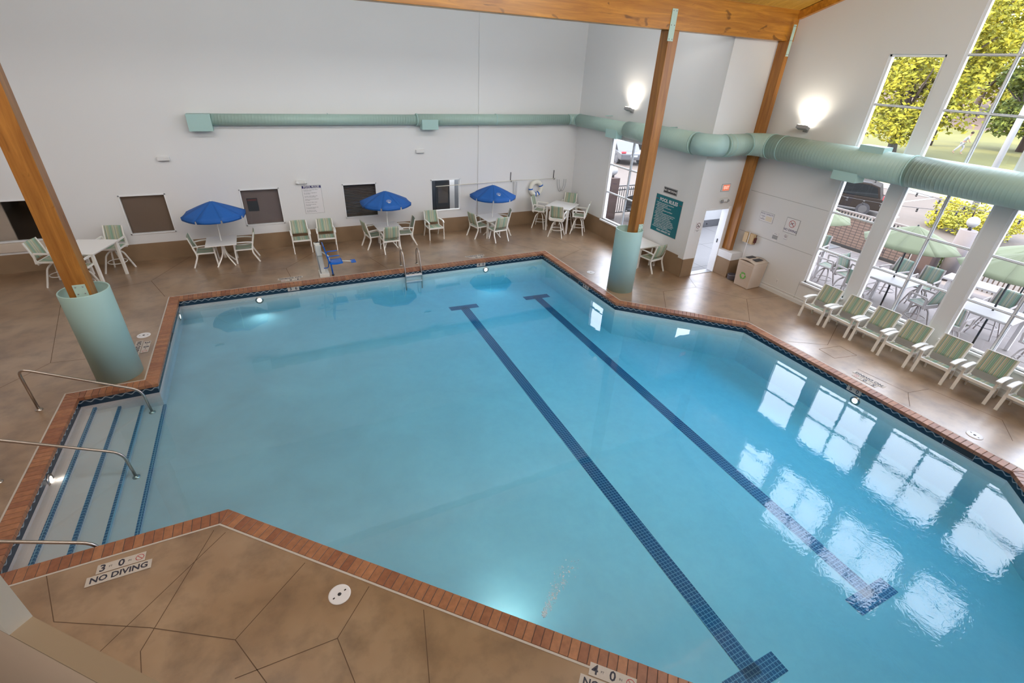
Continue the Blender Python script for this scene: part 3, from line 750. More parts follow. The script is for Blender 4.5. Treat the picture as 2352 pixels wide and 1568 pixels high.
mb = MB(); mb.box((-.95, YN+.10, .7), (.35, YN+.13, 2.0)); tag(mb.build('window_blind', mat('grey_brown_blind', (.17, .125, .115), .7, var=.2, vscale=2.5)), 'grey brown curtain in the corridor window left of the pool rules board', 'blind')
mb = MB(); mb.box((-.72, YN+.085, 1.22), (-.42, YN+.098, 1.62), .003)
t = thing('notice', 'dark framed notice in the window left of the pool rules board', 'notice', (0, 0, 0)); mb.build('panel', M_dark, t)
mb = MB(); mb.box((-.70, YN+.078, 1.54), (-.44, YN+.084, 1.59)); mb.build('header', M_maroon, t, 'dark red header strip')
t = thing('louvered_blind', 'dark slatted blind in the window behind the middle umbrella', 'blind', (0, 0, 0))
for q in range(22):
    mb = MB(); mb.box((2.16, -.02, -.003), (3.28, .02, .003), m=Matrix.Translation((0, YN+.12, .81+q*.051)) @ Matrix.Rotation(.9, 4, 'X')); mb.build('slat', M_louver, t)
t = thing('cabinet', 'tall black machine seen through the window beside the pole brackets', 'machine', (5.85, YN+.9, 0))
mb = MB(); mb.box((-.28, -.25, 0), (.28, .25, 1.75), .05); mb.build('body', M_dark, t)
mb = MB(); mb.box((-.2, -.27, .9), (.2, -.25, 1.5), .01); mb.build('door', M_louver, t)
mb = MB(); mb.box((6.2, YN+1.15, .0), (6.5, YN+1.35, 1.9), .02); tag(mb.build('door_panel', M_paper), 'white panel behind the black machine in the corridor', 'panel')
mb = MB(); mb.box((-8.4, YN+.35, .5), (-6.5, YN+.4, 2.0)); tag(mb.build('curtain', mat('pale_curtain', (.42, .33, .27), .8, var=.1)), 'pale curtain inside the wide window at the far left', 'curtain')

o = light('fill_light_office', 'AREA', (6.0, YN+.9, 2.5), 55, (.95, .98, 1.0), shape='RECTANGLE', size=1.6, size_y=.5)  # unseen fill light added to brighten the room behind the window
# exit door opening
root = bpy.data.objects.new('door_1', None); C.objects.link(root); root['kind'] = 'structure'
f = MB(); f.box((12.58, YB-.03, 0), (12.68, YB+.22, 2.13), .004); f.box((11.61, YB-.012, 2.06), (12.66, YB+.21, 2.12), .004); f.box((11.62, YB-.01, 0), (11.65, YB+.21, 2.07)); struct(f.build('door_frame', M_trimw, root))
f = MB(); f.box((12.568, YB+.08, .96), (12.585, YB+.12, 1.08), .003); struct(f.build('latch_plate', M_dark, root))
f = MB(); f.box((11.62, YB-.01, 0), (12.6, YB+.22, .012)); struct(f.build('threshold', M_grey, root))

# ------------------------------------------------------------------ posts and drums
def post(x, w_, label, z0=1.62):
    t = thing('timber_post', label, 'post', (x, 10.27, z0))
    mb = MB(); mb.box((-w_/2, -.15, 0), (w_/2, .15, 6.44-z0), .012); mb.build('shaft', M_woodz, t)
    return t
def plate(t, x, y, z0, z1, wd):
    mb = MB(); mb.box((x-wd/2, y-.012, z0), (x+wd/2, y, z1), .003); p = mb.build('steel_plate', M_plate, t, 'pale mint painted steel plate')
    for dx in (-wd*.28, wd*.28):
        for q in range(3):
            b = MB(); b.sphere((x+dx, y-.014, z0+.04+(z1-z0-.08)*q/2), .012, 8); b.build('bolt', M_grey, p)
p1 = post(-3.33, .32, 'orange timber post rising from the mint drum at the left'); plate(p1, .03, -.15, 0, .33, .18)
p2 = post(9.0, .29, 'brown timber post rising from the mint drum beside the teal rules sign')
plate(p2, .05, -.15, .05, .32, .15); plate(p2, -.1, -.155, 6.22-1.62, 6.84-1.62, .16)
p3 = post(12.83, .15, 'slim timber post on the square pedestal beside the exit door', .8); p3.location.y = 10.165; plate(p3, .0, -.15, 5.3, 6.0, .10)
for x, y, lb in ((-3.307, 10.27, 'round mint green concrete drum beside the pool steps'), (8.79, 10.25, 'round mint green concrete drum at the far right pool corner')):
    t = thing('concrete_drum', lb, 'column base', (x, y, 0))
    mb = MB(); mb.lathe([(.375, 0), (.375, 1.79), (.371, 1.80), (.355, 1.80), (.35, 1.79), (.35, 1.62), (0.0, 1.62)], 48); mb.build('drum', M_mint, t)
t = thing('post_pedestal', 'square pedestal with white top and tan base in the exit corner', 'pedestal', (12.78, 10.02, 0))
mb = MB(); mb.box((-.17, -.26, 0), (.29, .28, .57), .01); mb.build('base', M_wains, t, 'tan stained lower part')
mb = MB(); mb.box((-.18, -.27, .57), (.29, .28, .8), .01); mb.build('top', M_wall, t, 'white painted upper part')

# ------------------------------------------------------------------ duct
dt = thing('air_duct', 'long pale mint spiral air duct running along the walls', 'duct', (0, 0, 0))
def arc(c, r, a0, a1, n, z):
    return [(c[0]+r*math.cos(a0+(a1-a0)*i/n), c[1]+r*math.sin(a0+(a1-a0)*i/n), z) for i in range(n+1)]
def seg(p, q, r0, r1=None, n=1):
    mb = MB(); r1 = r0 if r1 is None else r1
    mb.tube([p, q], [r0, r1], 40); mb.build('duct_run', M_duct, dt)
def collar(p, ax, r, w_=.03):
    mb = MB(); a = Vector(p); d = Vector(ax).normalized()*w_/2; mb.tube([a-d, a+d], r+.010, 40); mb.build('collar', M_mint, dt)
ZD = 3.92
seg((-1.62, 16.86, 3.88), (4.75, 16.86, 3.88), .155); seg((4.75, 16.86, 3.88), (10.62, 16.86, 3.89), .175)
mb = MB(); mb.tube(arc((10.62, 16.58), .28, PI/2, 0, 4, 3.9), [.175, .18, .185, .19, .2], 40); mb.build('elbow', M_duct, dt)
seg((10.9, 16.58, 3.9), (10.88, 13.6, 3.92), .215); seg((10.88, 13.6, 3.92), (10.87, 12.3, 3.93), .25, .28); seg((10.87, 12.3, 3.93), (10.87, 10.55, 3.93), .285)
mb = MB(); mb.tube(arc((11.37, 10.55), .5, PI, PI*1.5, 3, 3.93), .285, 40); e = mb.build('elbow', M_mint, dt)
seg((11.37, 10.05, 3.93), (12.25, 10.03, 3.95), .285)
mb = MB(); mb.tube(arc((12.25, 9.58), .45, PI/2, 0, 3, 3.96), [.285, .295, .305, .315], 40); mb.build('elbow', M_duct, dt)
seg((12.70, 9.58, 3.96), (12.71, 6.0, 3.97), .315); seg((12.71, 6.0, 3.97), (12.71, 1.5, 3.97), .322); seg((12.71, 1.5, 3.97), (12.71, -5.0, 3.97), .322)
for p, ax, r in (((4.75, 16.86, 3.885), (1, 0, 0), .175), ((7.6, 16.86, 3.89), (1, 0, 0), .175), ((10.62, 16.86, 3.89), (1, 0, 0), .176), ((10.9, 16.55, 3.9), (0, 1, 0), .212), ((10.87, 12.3, 3.93), (0, 1, 0), .284), ((10.87, 10.58, 3.93), (0, 1, 0), .286), ((11.4, 10.05, 3.93), (1, 0, 0), .286), ((11.6, 10.05, 3.93), (1, 0, 0), .286), ((12.22, 10.03, 3.95), (1, 0, 0), .286), ((12.7, 9.55, 3.96), (0, 1, 0), .316), ((12.71, 9.2, 3.96), (0, 1, 0), .316), ((12.71, 6.0, 3.97), (0, 1, 0), .322), ((12.71, 1.5, 3.97), (0, 1, 0), .322)): collar(p, ax, r)
def outlet(a, b, lb):
    mb = MB(); mb.box(a, b, .006); mb.build('outlet_box', M_mint, dt, lb)
outlet((-1.70, 16.66, 3.60), (-1.12, 17.0, 4.03), 'box outlet at the left end of the duct')
outlet((4.87, 16.62, 3.60), (5.42, 16.9, 3.9), 'box outlet under the middle of the duct')
outlet((10.66, 13.9, 3.60), (10.92, 14.5, 3.86), 'box outlet above the narrow window')
outlet((12.50, 6.95, 3.52), (12.85, 7.55, 3.80), 'box outlet under the duct at the first large window')
outlet((12.52, 6.6, 4.17), (12.85, 7.15, 4.36), 'box outlet on top of the duct at the first large window')
outlet((12.50, .3, 3.52), (12.85, .9, 3.80), 'box outlet under the near end of the duct')
for p in ((10.87, 11.7), (10.87, 14.9), (12.71, 8.4), (12.71, 4.2)):
    mb = MB(); r = .3; mb.tube([(p[0], p[1], 3.93+r-.02), (XA if p[0] < 11 else XR, p[1], 3.93+r-.02)], .012, 6); mb.build('bracket', M_mint, dt)
for x in (2.0, 6.2, 9.0):
    mb = MB(); mb.tube([(x, 16.86, 3.88+.16), (x, YN, 3.88+.16)], .01, 6); mb.build('bracket', M_mint, dt)

# ------------------------------------------------------------------ wall lamps
def sconce(x, y, z, lb):
    t = thing('wall_floodlight', lb, 'lamp', (x, y, z), group=None)
    mb = MB(); mb.box((-.05, -.06, -.06), (0, .06, .06), .005); mb.build('wall_plate', M_grey, t)
    mb = MB(); mb.tube([(-.03, 0, 0), (-.10, 0, -.02), (-.13, 0, 0)], .015, 8); mb.build('arm', M_grey, t)
    h = MB(); R = Matrix.Translation((-.16, 0, .05)) @ Matrix.Rotation(math.radians(22), 4, 'Y')
    h.box((-.10, -.15, -.05), (.06, .15, .04), .015, R); hd = h.build('head', M_grey, t)
    g = MB(); g.box((-.085, -.13, .0405), (.045, .13, .046), 0, R); g.build('lamp_glass', M_glow, hd)
    l = light('floodlight', 'SPOT', (x-.16, y, z+.16), 85, (1.0, .88, .72), spot_size=2.5, spot_blend=.9, shadow_soft_size=.05)
    aim(l, (x+.28, y, z+1.6))
    return t
sconce(XA, 13.86, 4.45, 'grey floodlight on the alcove wall above the narrow window')
sconce(XR, 8.97, 4.45, 'grey floodlight on the right wall above the air duct')
sconce(XR, -.4, 4.45, 'grey floodlight on the right wall past the last tall window')
def emergency(x, z, lb, m=None, kind=0, M_=None):
    t = thing('emergency_light', lb, 'lamp', matrix=M_ if M_ is not None else frame((x, YN, z), (1, 0, 0), (0, 0, 1)))
    mb = MB(); mb.box((-.15, -.05, 0), (.15, .05, .09), .02); mb.build('housing', M_wallr, t)
    if kind:
        for s_ in (-1, 1):
            mb = MB(); mb.tube([(s_*.11, .0, .06), (s_*.13, -.05, .10)], .042, 14); mb.build('lamp_head', M_grey if kind == 2 else M_wallr, t)
    else:
        mb = MB(); mb.box((-.13, -.06, .01), (.13, -.045, .085), .01); mb.build('lens', M_grey, t)
emergency(-2.53, 2.87, 'pale grey box light high on the far wall above the left umbrella')
emergency(4.85, 2.89, 'pale grey box light under the middle duct outlet')
emergency(.93, 2.06, 'pale twin head emergency light above the pool rules board', kind=1)
emergency(0, 0, 'grey twin head emergency light above the exit door', kind=2, M_=frame((12.25, YB, 2.36), (1, 0, 0), (0, 0, 1)))

# ------------------------------------------------------------------ signs
def sign(label, mtx, wd, ht, face=M_paper, border=None, cat='sign', name='sign', bw=.008, rad=0):
    t = thing(name, label, cat, matrix=mtx)
    if border:
        mb = MB(); mb.box((-wd/2, -ht/2, 0), (wd/2, ht/2, .006), .002); mb.build('border', border, t)
        mb = MB(); mb.box((-wd/2+bw, -ht/2+bw, .004), (wd/2-bw, ht/2-bw, .0085)); mb.build('panel', face, t)
    else:
        mb = MB(); mb.box((-wd/2, -ht/2, 0), (wd/2, ht/2, .0085), .002); mb.build('panel', face, t)
    return t
def ring_mesh(mb, cx, cy, r, w_, z=.0095, n=28):
    for i in range(n):
        a0, a1 = 2*PI*i/n, 2*PI*(i+1)/n
        mb.quad([(cx+r*math.cos(a0), cy+r*math.sin(a0), z), (cx+r*math.cos(a1), cy+r*math.sin(a1), z), (cx+(r-w_)*math.cos(a1), cy+(r-w_)*math.sin(a1), z), (cx+(r-w_)*math.cos(a0), cy+(r-w_)*math.sin(a0), z)][::-1])
def bar(mb, x0, y0, x1, y1, w_, z=.0095):
    d = Vector((x1-x0, y1-y0)).normalized(); n = Vector((-d.y, d.x))*w_/2
    mb.quad([(x0-n.x, y0-n.y, z), (x1-n.x, y1-n.y, z), (x1+n.x, y1+n.y, z), (x0+n.x, y0+n.y, z)])
FAR = lambda x, z: frame((x, YN, z), (1, 0, 0), (0, 0, 1))
ALC = lambda y, z: frame((XA, y, z), (0, -1, 0), (0, 0, 1))
RGT = lambda y, z: frame((XR, y, z), (0, -1, 0), (0, 0, 1))
EXI = lambda x, z: frame((x, YB, z), (1, 0, 0), (0, 0, 1))
t = sign('white board headed POOL RULES on the far wall between two corridor windows', FAR(1.21, 1.49), .59, .90, border=M_grey)
mb = MB(); mb.box((-.285, .36, .008), (.285, .435, .0095)); mb.build('header_band', M_inkb, t)
text_mesh('POOL RULES', .085, M_paper, t, 0, .397, .010, bold=.002)
for q, ln in enumerate(('All persons must shower before', 'entering the pool.', '', 'No running or rough play on', 'the pool deck.', '', 'No food, drink or glass in the', 'pool or on the pool deck.', '', 'Children must be accompanied', 'by an adult.', '', 'No diving in shallow water.', '', 'No animals are allowed', 'in the pool.', '', 'Do not enter the pool with', 'an infectious disease.', '', 'No lifeguard on duty.', 'Swim at your own risk.')):
    if ln: text_mesh(ln, .033, M_ink, t, -.25, .315-q*.0335, .010, 'LEFT')
t = sign('large teal POOL RULES sign on the alcove wall', ALC(11.415, 1.655), 1.19, 1.17, M_teal, border=M_grey, bw=.01)
text_mesh('POOL RULES', .15, M_paper, t, 0, .44, .010, bold=.004, sx=.95)
lb = MB(); bar(lb, -.57, .44, -.46, .44, .012); bar(lb, .46, .44, .57, .44, .012); lb.build('red_rule', M_red, t)
for q, ln in enumerate(('1. All patrons using the pool must shower', '    before entering the pool.', '2. Glass is not allowed in the pool or', '    on the pool deck.', '3. Running and rough play are prohibited', '    in the pool area.', '4. Please do not bring animals into the pool area.', '5. Please do not enter the pool if you have an', '    infectious or communicable disease.', '6. All children and nonswimmers must be', '    accompanied by a parent or adult swimmer.', '7. The Management reserves the right to refuse', '    admittance to, or eject from the pool premises', '    any persons failing to comply with any of the', '    above health and safety regulations.', '8. Persons are under the age of 14 prohibited.')):
    text_mesh(ln, .052, M_paper, t, -.53, .335-q*.0505, .010, 'LEFT', bold=.0006, sx=.9)
text_mesh('POOL CAPACITY 108', .075, M_paper, t, .02, -.505, .010, bold=.002, sx=.9)
t = sign('black NO SMOKING plate above the teal rules sign', ALC(11.44, 2.415), .60, .19, M_dark, border=M_grey, bw=.028)
text_mesh('NO SMOKING', .088, M_paper, t, 0, 0, .010, bold=.002)
def nosmoke(t, cx, cy, r):
    mb = MB(); ring_mesh(mb, cx, cy, r, r*.16, .0105); bar(mb, cx-r*.65, cy+r*.65, cx+r*.65, cy-r*.65, r*.16, .0107); mb.build('red_ring', M_maroon, t)
    mb = MB(); bar(mb, cx-r*.55, cy-r*.2, cx+r*.5, cy-r*.2, r*.25, .0098); mb.build('pictogram', M_ink, t)
t = sign('small paper sign with a red ring beside the exit door', EXI(11.47, 1.58), .21, .33); nosmoke(t, 0, .05, .085)
text_mesh('NO SMOKING', .024, M_ink, t, 0, -.09, .010); text_mesh('VAPING', .022, M_ink, t, 0, -.125, .010)
t = sign('red and white EXIT sign above the exit door', EXI(12.22, 2.71), .36, .22, M_paper, border=M_grey, bw=.012, name='exit_sign')
mb = MB(); mb.box((-.115, -.085, .008), (.15, .085, .0105)); mb.build('lit_face', M_exitf, t, 'glowing orange red face'); text_mesh('EXIT', .12, M_exit, t, .017, 0, .012, bold=.003, sx=.85)
t = sign('white POOL CAPACITY plate on the right wall', RGT(9.315, 2.025), .46, .28, border=M_grey)
text_mesh('POOL CAPACITY', .06, M_inkb, t, 0, .085, .010, sx=.93); mb = MB(); mb.box((-.02, -.10, .008), (.19, .035, .0095)); mb.build('cream_field', M_cream, t)
for q, ln in enumerate(('NUMBER', 'OF', 'SWIMMERS')): text_mesh(ln, .032, M_inkb, t, -.12, .01-q*.042, .010)
t = sign('square NO DIVING sign with a red ring on the right wall', RGT(8.47, 2.0), .42, .42, border=M_grey, bw=.012)
mb = MB(); ring_mesh(mb, 0, .06, .10, .012, .0105); bar(mb, -.07, .125, .07, -.005, .012, .0107); mb.build('red_ring', M_red, t)
mb = MB(); bar(mb, -.06, .04, .045, .10, .014, .0098); bar(mb, .0, .075, .055, 0.0, .012, .0099); mb.build('diver_pictogram', M_ink, t)
text_mesh('NO DIVING', .085, M_inkb, t, 0, -.125, .010, bold=.001, sx=.95)
t = sign('small white notice with a dark text block on the right wall', RGT(8.86, 1.575), .19, .25, border=M_wallr, bw=.004); mb = MB(); mb.box((-.085, -.07, .008), (.085, .04, .0095)); mb.build('text_block', M_grey, t)
text_mesh('NOTICE', .026, M_ink, t, 0, .08, .010); text_mesh('swim at your own risk', .013, M_paper, t, 0, -.0, .010)
t = sign('small round red ringed sticker under the NO DIVING sign', RGT(8.545, 1.66), .12, .16); nosmoke(t, 0, .025, .042); text_mesh('NO SMOKING', .016, M_ink, t, 0, -.06, .010)

# ------------------------------------------------------------------ deck markings
def deck_label(loc, ang, rows, lb, scale=1.0):
    x = Vector((math.cos(ang), math.sin(ang), 0)); y = Vector((-math.sin(ang), math.cos(ang), 0))
    t = thing('depth_marking', lb, 'floor marking', matrix=frame((loc[0], loc[1], .003), x, y))
    for q, (body, wd, ht, yy, sz, icon) in enumerate(rows):
        mb = MB(); mb.box((-wd/2, yy-ht/2, 0), (wd/2, yy+ht/2, .003)); p = mb.build('tile', M_strip, t)
        for b_, xx, ss in body: text_mesh(b_, ss, M_ink, t, xx, yy, .0035, bold=.003 if ss > .08 else 0)
        if icon is not None:
            mb = MB(); ring_mesh(mb, icon, yy, .045, .007, .0042); bar(mb, icon-.03, yy+.03, icon+.03, yy-.03, .007, .0044); mb.build('red_ring', M_red, p)
    return t
def nd(): return [([('NO DIVING', 0, .112)], .66, .135, -.075, .13, None)]
def dep(a, b): return [([(a, -.19, .14), ('FT', -.11, .035), (b, .0, .14), ('IN', .085, .035)], .50, .135, .075, .14, .19)]
deck_label((-2.52, 5.335), 0, nd()+dep('3', '0'), 'NO DIVING 3 FT 0 IN marking on the near left deck')
deck_label((2.28, 1.72), -PI/4, nd()+dep('4', '0'), 'NO DIVING 4 FT 0 IN marking at the bottom edge of the deck')
deck_label((.06, 14.10), PI, nd()+dep('3', '6'), 'NO DIVING 3 FT 6 IN marking on the deck left of the pool lift')
deck_label((5.75, 14.10), PI, nd()+dep('4', '0'), 'NO DIVING 4 FT 0 IN marking on the far deck beyond the ladder')
deck_label((10.95, 4.25), PI/2, nd()+dep('5', '0'), 'NO DIVING 5 FT 0 IN marking on the deck by the lounge chairs')
deck_label((-3.09, 11.25), -PI/2, nd()+dep('3', '0'), 'NO DIVING 3 FT 0 IN marking between the left drum and the pool')
def band_tile(mtx, a, b, lb):
    t = thing('depth_tile', lb, 'tile', matrix=mtx)
    mb = MB(); mb.box((-.15, -.06, 0), (.15, .06, .008), .002); mb.build('tile', M_strip, t)
    text_mesh(a, .12, M_ink, t, -.07, 0, .009, bold=.003); text_mesh(b, .12, M_ink, t, .07, 0, .009, bold=.003)
band_tile(frame((.08, 13.9-.218, -.125), (1, 0, 0), (0, 0, 1)), '3', '6', 'white 3 6 depth tile on the waterline left of the pool lift')
band_tile(frame((5.78, 13.9-.218, -.125), (1, 0, 0), (0, 0, 1)), '4', '0', 'white 4 0 depth tile on the waterline right of the ladder')
band_tile(frame((10.72-.218, 4.2, -.125), (0, -1, 0), (0, 0, 1)), '5', '0', 'white tile reading 5 0 on the waterline under the lounge chairs')
band_tile(frame((8.3-.218, 10.95, -.125), (0, -1, 0), (0, 0, 1)), '4', '6', 'white tile reading 4 6 on the waterline before the right drum')
for mtx, lb in ((frame((8.3-.217, 11.6, -.12), (0, -1, 0), (0, 0, 1)), 'dark skimmer mouth in the far right waterline'), (frame((10.72-.217, 2.25, -.12), (0, -1, 0), (0, 0, 1)), 'dark skimmer mouth in the right waterline'), (frame((-2.87+.217, 11.83, -.12), (0, 1, 0), (0, 0, 1)), 'dark skimmer mouth in the left waterline')):
    t = thing('skimmer_mouth', lb, 'skimmer', matrix=mtx)
    mb = MB(); mb.box((-.24, -.07, 0), (.24, .07, .006), .002); mb.build('flap', M_dark, t)
    for a, b in (((-.25, -.08), (.25, -.07)), ((-.25, .07), (.25, .08)), ((-.25, -.07), (-.24, .07)), ((.24, -.07), (.25, .07))):
        mb = MB(); mb.box((*a, 0), (*b, .008)); mb.build('rim', M_grey, t)
for (x, y), a, lb in (((-3.13, 11.83), 0, 'round white skimmer lid on the left deck'), ((-.14, 3.89), .4, 'round white skimmer lid on the near deck'), ((8.68, 11.6), 0, 'round white skimmer lid on the far right deck'), ((11.0, 2.28), 1.2, 'round white skimmer lid on the right deck')):
    t = thing('deck_skimmer', lb, 'skimmer', (x, y, 0), a)
    mb = MB(); mb.lathe([(.13, 0), (.13, .006), (.122, .009), (.10, .008), (0, .008)], 36); mb.build('disc', M_paper, t)
    mb = MB(); mb.lathe([(.022, .0085), (.022, .0095), (0, .0095)], 16); mb.build('centre_hole', M_dark, t)
    for s_ in (-1, 1):
        mb = MB(); mb.box((s_*.075-.012, -.008, .008), (s_*.075+.012, .008, .0095)); mb.build('slot', M_dark, t)
# hatch cut in the right deck
mb = MB()
for a, b in (((11.2, 5.55), (11.85, 5.45)), ((11.85, 5.45), (11.8, 5.0)), ((11.8, 5.0), (11.15, 5.12)), ((11.15, 5.12), (11.2, 5.55))):
    mb.tube([(*a, .001), (*b, .001)], .004, 4)
struct(mb.build('deck_hatch', M_wains, fl))

# pool lamps under water
def pool_lamp(mtx, lb, e=22):
    t = thing('pool_lamp', lb, 'lamp', matrix=mtx)
    mb = MB(); mb.lathe([(.10, 0), (.10, .012), (.06, .02)], 24, caps=False); mb.build('bezel', M_steel, t)
    mb = MB(); mb.lathe([(.055, .016), (0, .022)], 24, caps=False); mb.build('lens', M_pglow, t)
    p = mtx @ Vector((0, 0, .08)); q = mtx @ Vector((0, -.25, 1.5))
    l = light('pool_lamp_light', 'SPOT', p, e*.45, (1.0, .93, .82), spot_size=2.6, spot_blend=1.0, shadow_soft_size=.06); aim(l, q)
dz = -.33
pool_lamp(frame((-.82, 13.9-.212, dz), (1, 0, 0), (0, 0, 1)), 'glowing underwater lamp in the far pool wall left of the lift', 60)
pool_lamp(frame((5.95, 13.9-.212, dz), (1, 0, 0), (0, 0, 1)), 'glowing underwater lamp in the far pool wall right of the ladder', 45)
pool_lamp(frame((10.72-.212, 4.1, dz), (0, -1, 0), (0, 0, 1)), 'glowing underwater lamp in the right pool wall', 30)
pool_lamp(frame((1.35+.15, 2.75+.15, dz), (-SQ, SQ, 0), (0, 0, 1)), 'underwater lamp in the near diagonal pool wall', 70)
pool_lamp(frame((-4.08+.212, 7.75, -.25), (0, 1, 0), (0, 0, 1)), 'underwater lamp above the pool steps', 6)
pool_lamp(frame((-2.87+.212, 13.3, -.32), (0, 1, 0), (0, 0, 1)), 'small underwater lamp in the far left pool corner', 5)

# ------------------------------------------------------------------ handrails and ladder
def bend(p, rad=.12, n=5):
    P = [Vector(q) for q in p]; out = [P[0]]
    for a, b, c in zip(P, P[1:], P[2:]):
        d1 = (a-b).normalized(); d2 = (c-b).normalized(); r = min(rad, (a-b).length*.45, (c-b).length*.45)
        s0, s1 = b+d1*r, b+d2*r
        for i in range(n+1):
            t_ = i/n; out.append(s0*(1-t_)**2+b*2*t_*(1-t_)+s1*t_**2)
    out.append(P[-1]); return out
for y, lb, k in ((9.47, 'steel handrail over the pool steps nearest the left drum', 0), (7.65, 'steel handrail over the middle of the pool steps', 0), (5.86, 'steel handrail over the pool steps by the near corner', 0)):
    t = thing('handrail', lb, 'handrail', (0, y, 0))
    mb = MB(); mb.tube(bend([(-4.34, 0, 0), (-4.34, 0, .86), (-2.86, 0, .02), (-2.83, 0, -.52)], .16), .022, 12); mb.build('rail', M_steel, t)
    for x, z in ((-4.34, 0), (-2.83, -.52)):
        mb = MB(); mb.lathe([(.055, 0), (.055, .008), (.03, .02), (.022, .03)], 20, (x, 0, z)); mb.build('flange', M_steel, t)
t = thing('pool_ladder', 'steel pool ladder with white treads at the far edge', 'ladder', (3.5, 13.9, 0))
for s_ in (-.25, .25):
    mb = MB(); mb.tube(bend([(s_, .22, 0), (s_, .20, .52), (s_, -.08, .60), (s_, -.30, -.1), (s_, -.30, -.62)], .14), .02, 12); mb.build('rail', M_steel, t)
    mb = MB(); mb.lathe([(.05, 0), (.05, .008), (.028, .02)], 18, (s_, .22, 0)); mb.build('flange', M_steel, t)
for z in (-.14, -.34):
    mb = MB(); mb.box((-.25, -.36, z-.015), (.25, -.26, z+.015), .006); mb.build('tread', M_paper, t)

# ------------------------------------------------------------------ pool lift
t = thing('pool_lift', 'white pool lift with blue seat at the far edge', 'pool lift', (.97, 14.12, 0))
mb = MB(); mb.box((-.13, -.20, 0), (.14, .20, .10), .015); mb.build('base', M_liftw, t)
mb = MB(); mb.box((-.10, -.05, .1), (.06, .08, .98), .02, Matrix.Rotation(-.05, 4, 'Y')); mb.build('mast', M_liftw, t)
mb = MB(); mb.box((-.12, -.09, .62), (.03, -.05, .93), .01); mb.build('battery_box', M_liftw, t)
mb = MB(); mb.tube([(-.13, -.06, .95), (-.11, -.10, .5), (-.08, -.12, .1)], .015, 8); mb.build('actuator', M_grey, t)
mb = MB(); mb.tube([(.0, -.05, .75), (.18, -.1, .6), (.2, -.12, .42)], .02, 8); mb.build('arm', M_liftw, t)
mb = MB(); mb.grid(lambda u, v: (.10+.06*(v-.5)**2*0+.09*(1-v)-.02+.0, -.32+.4*u, .44+.52*v), 4, 6, .025); mb.build('backrest', M_bluep, t)
mb = MB(); mb.grid(lambda u, v: (.18+.36*v, -.32+.4*u, .43-.02*math.sin(PI*v)), 4, 6, .035); mb.build('seat', M_bluep, t)
for y in (-.33, .09):
    mb = MB(); mb.tube(bend([(.13, y, .62), (.20, y, .66), (.46, y, .66)], .04), .014, 8); mb.build('armrest', M_bluep, t)
mb = MB(); mb.tube([(.22, -.12, .42), (.24, -.12, .02)], .022, 8); mb.build('leg', M_bluep, t); mb = MB(); mb.lathe([(.035, 0), (.035, .03), (.02, .035)], 14, (.24, -.12, 0)); mb.build('foot', M_dark, t)
mb = MB(); mb.tube(bend([(.18, -.05, .42), (.15, -.05, .22), (.02, -.05, .22)], .06), .014, 8); mb.build('brace', M_bluep, t)
mb = MB(); mb.tube([(.5, -.12, .42), (.86, -.12, .36)], .014, 8); mb.build('footrest_arm', M_liftw, t)
mb = MB(); mb.box((.78, -.24, .36), (.92, .0, .38), .008); mb.build('footrest', M_bluep, t)
mb = MB(); mb.tube([(-.12, .02, .97), (-.02, .0, 1.0), (.03, .0, .99)], .012, 8); mb.build('handle', M_dark, t)

# ------------------------------------------------------------------ furniture
def sidebar(mb, pts, w=.018, d=.013, up=None): mb.tube(pts, seg=4, flat=(w, d), up=up)
def make_dining():
    t = thing('patio_chair', '', 'chair')
    for s_ in (-1, 1):
        x = s_*.27
        mb = MB(); mb.tube(bend([(x, .26, 0), (x, .25, .40), (x, .24, .62)], .1), seg=4, flat=(.02, .014)); mb.build('leg', M_white, t)
        mb = MB(); mb.tube(bend([(x, -.36, 0), (x, -.22, .30), (x*.98, -.22, .42), (x*.96, -.27, .62)], .12), seg=4, flat=(.02, .014)); mb.build('leg', M_white, t)
        mb = MB(); mb.tube(bend([(x, .28, .60), (x*1.04, .18, .65), (x*1.04, -.10, .645), (x*.98, -.26, .62)], .1), seg=4, flat=(.024, .012)); mb.build('arm', M_white, t)
        mb = MB(); mb.tube(bend([(x*.96, -.22, .42), (x*.92, -.28, .66), (x*.88, -.34, .90)], .1), seg=4, flat=(.014, .016)); mb.build('back_rail', M_white, t)
    mb = MB(); mb.box((-.26, .225, .385), (.26, .255, .43), .004); mb.box((-.26, -.24, .37), (.26, -.21, .415), .004); mb.box((-.27, -.23, .39), (-.24, .24, .425), .004); mb.box((.24, -.23, .39), (.27, .24, .425), .004); mb.build('seat_frame', M_white, t)
    mb = MB(); mb.grid(lambda u, v: (-.235+.47*u, -.215+.45*v, .425-.03*math.sin(PI*v)-.012*math.sin(PI*u)), 6, 8, .008); mb.build('seat', M_sling, t)
    mb = MB(); mb.grid(lambda u, v: (-.235+.47*u, -.245-.10*v-.02*math.sin(PI*u)-.015*math.sin(PI*v), .50+.41*v), 6, 8, .008); mb.build('backrest', M_sling, t)
    return t
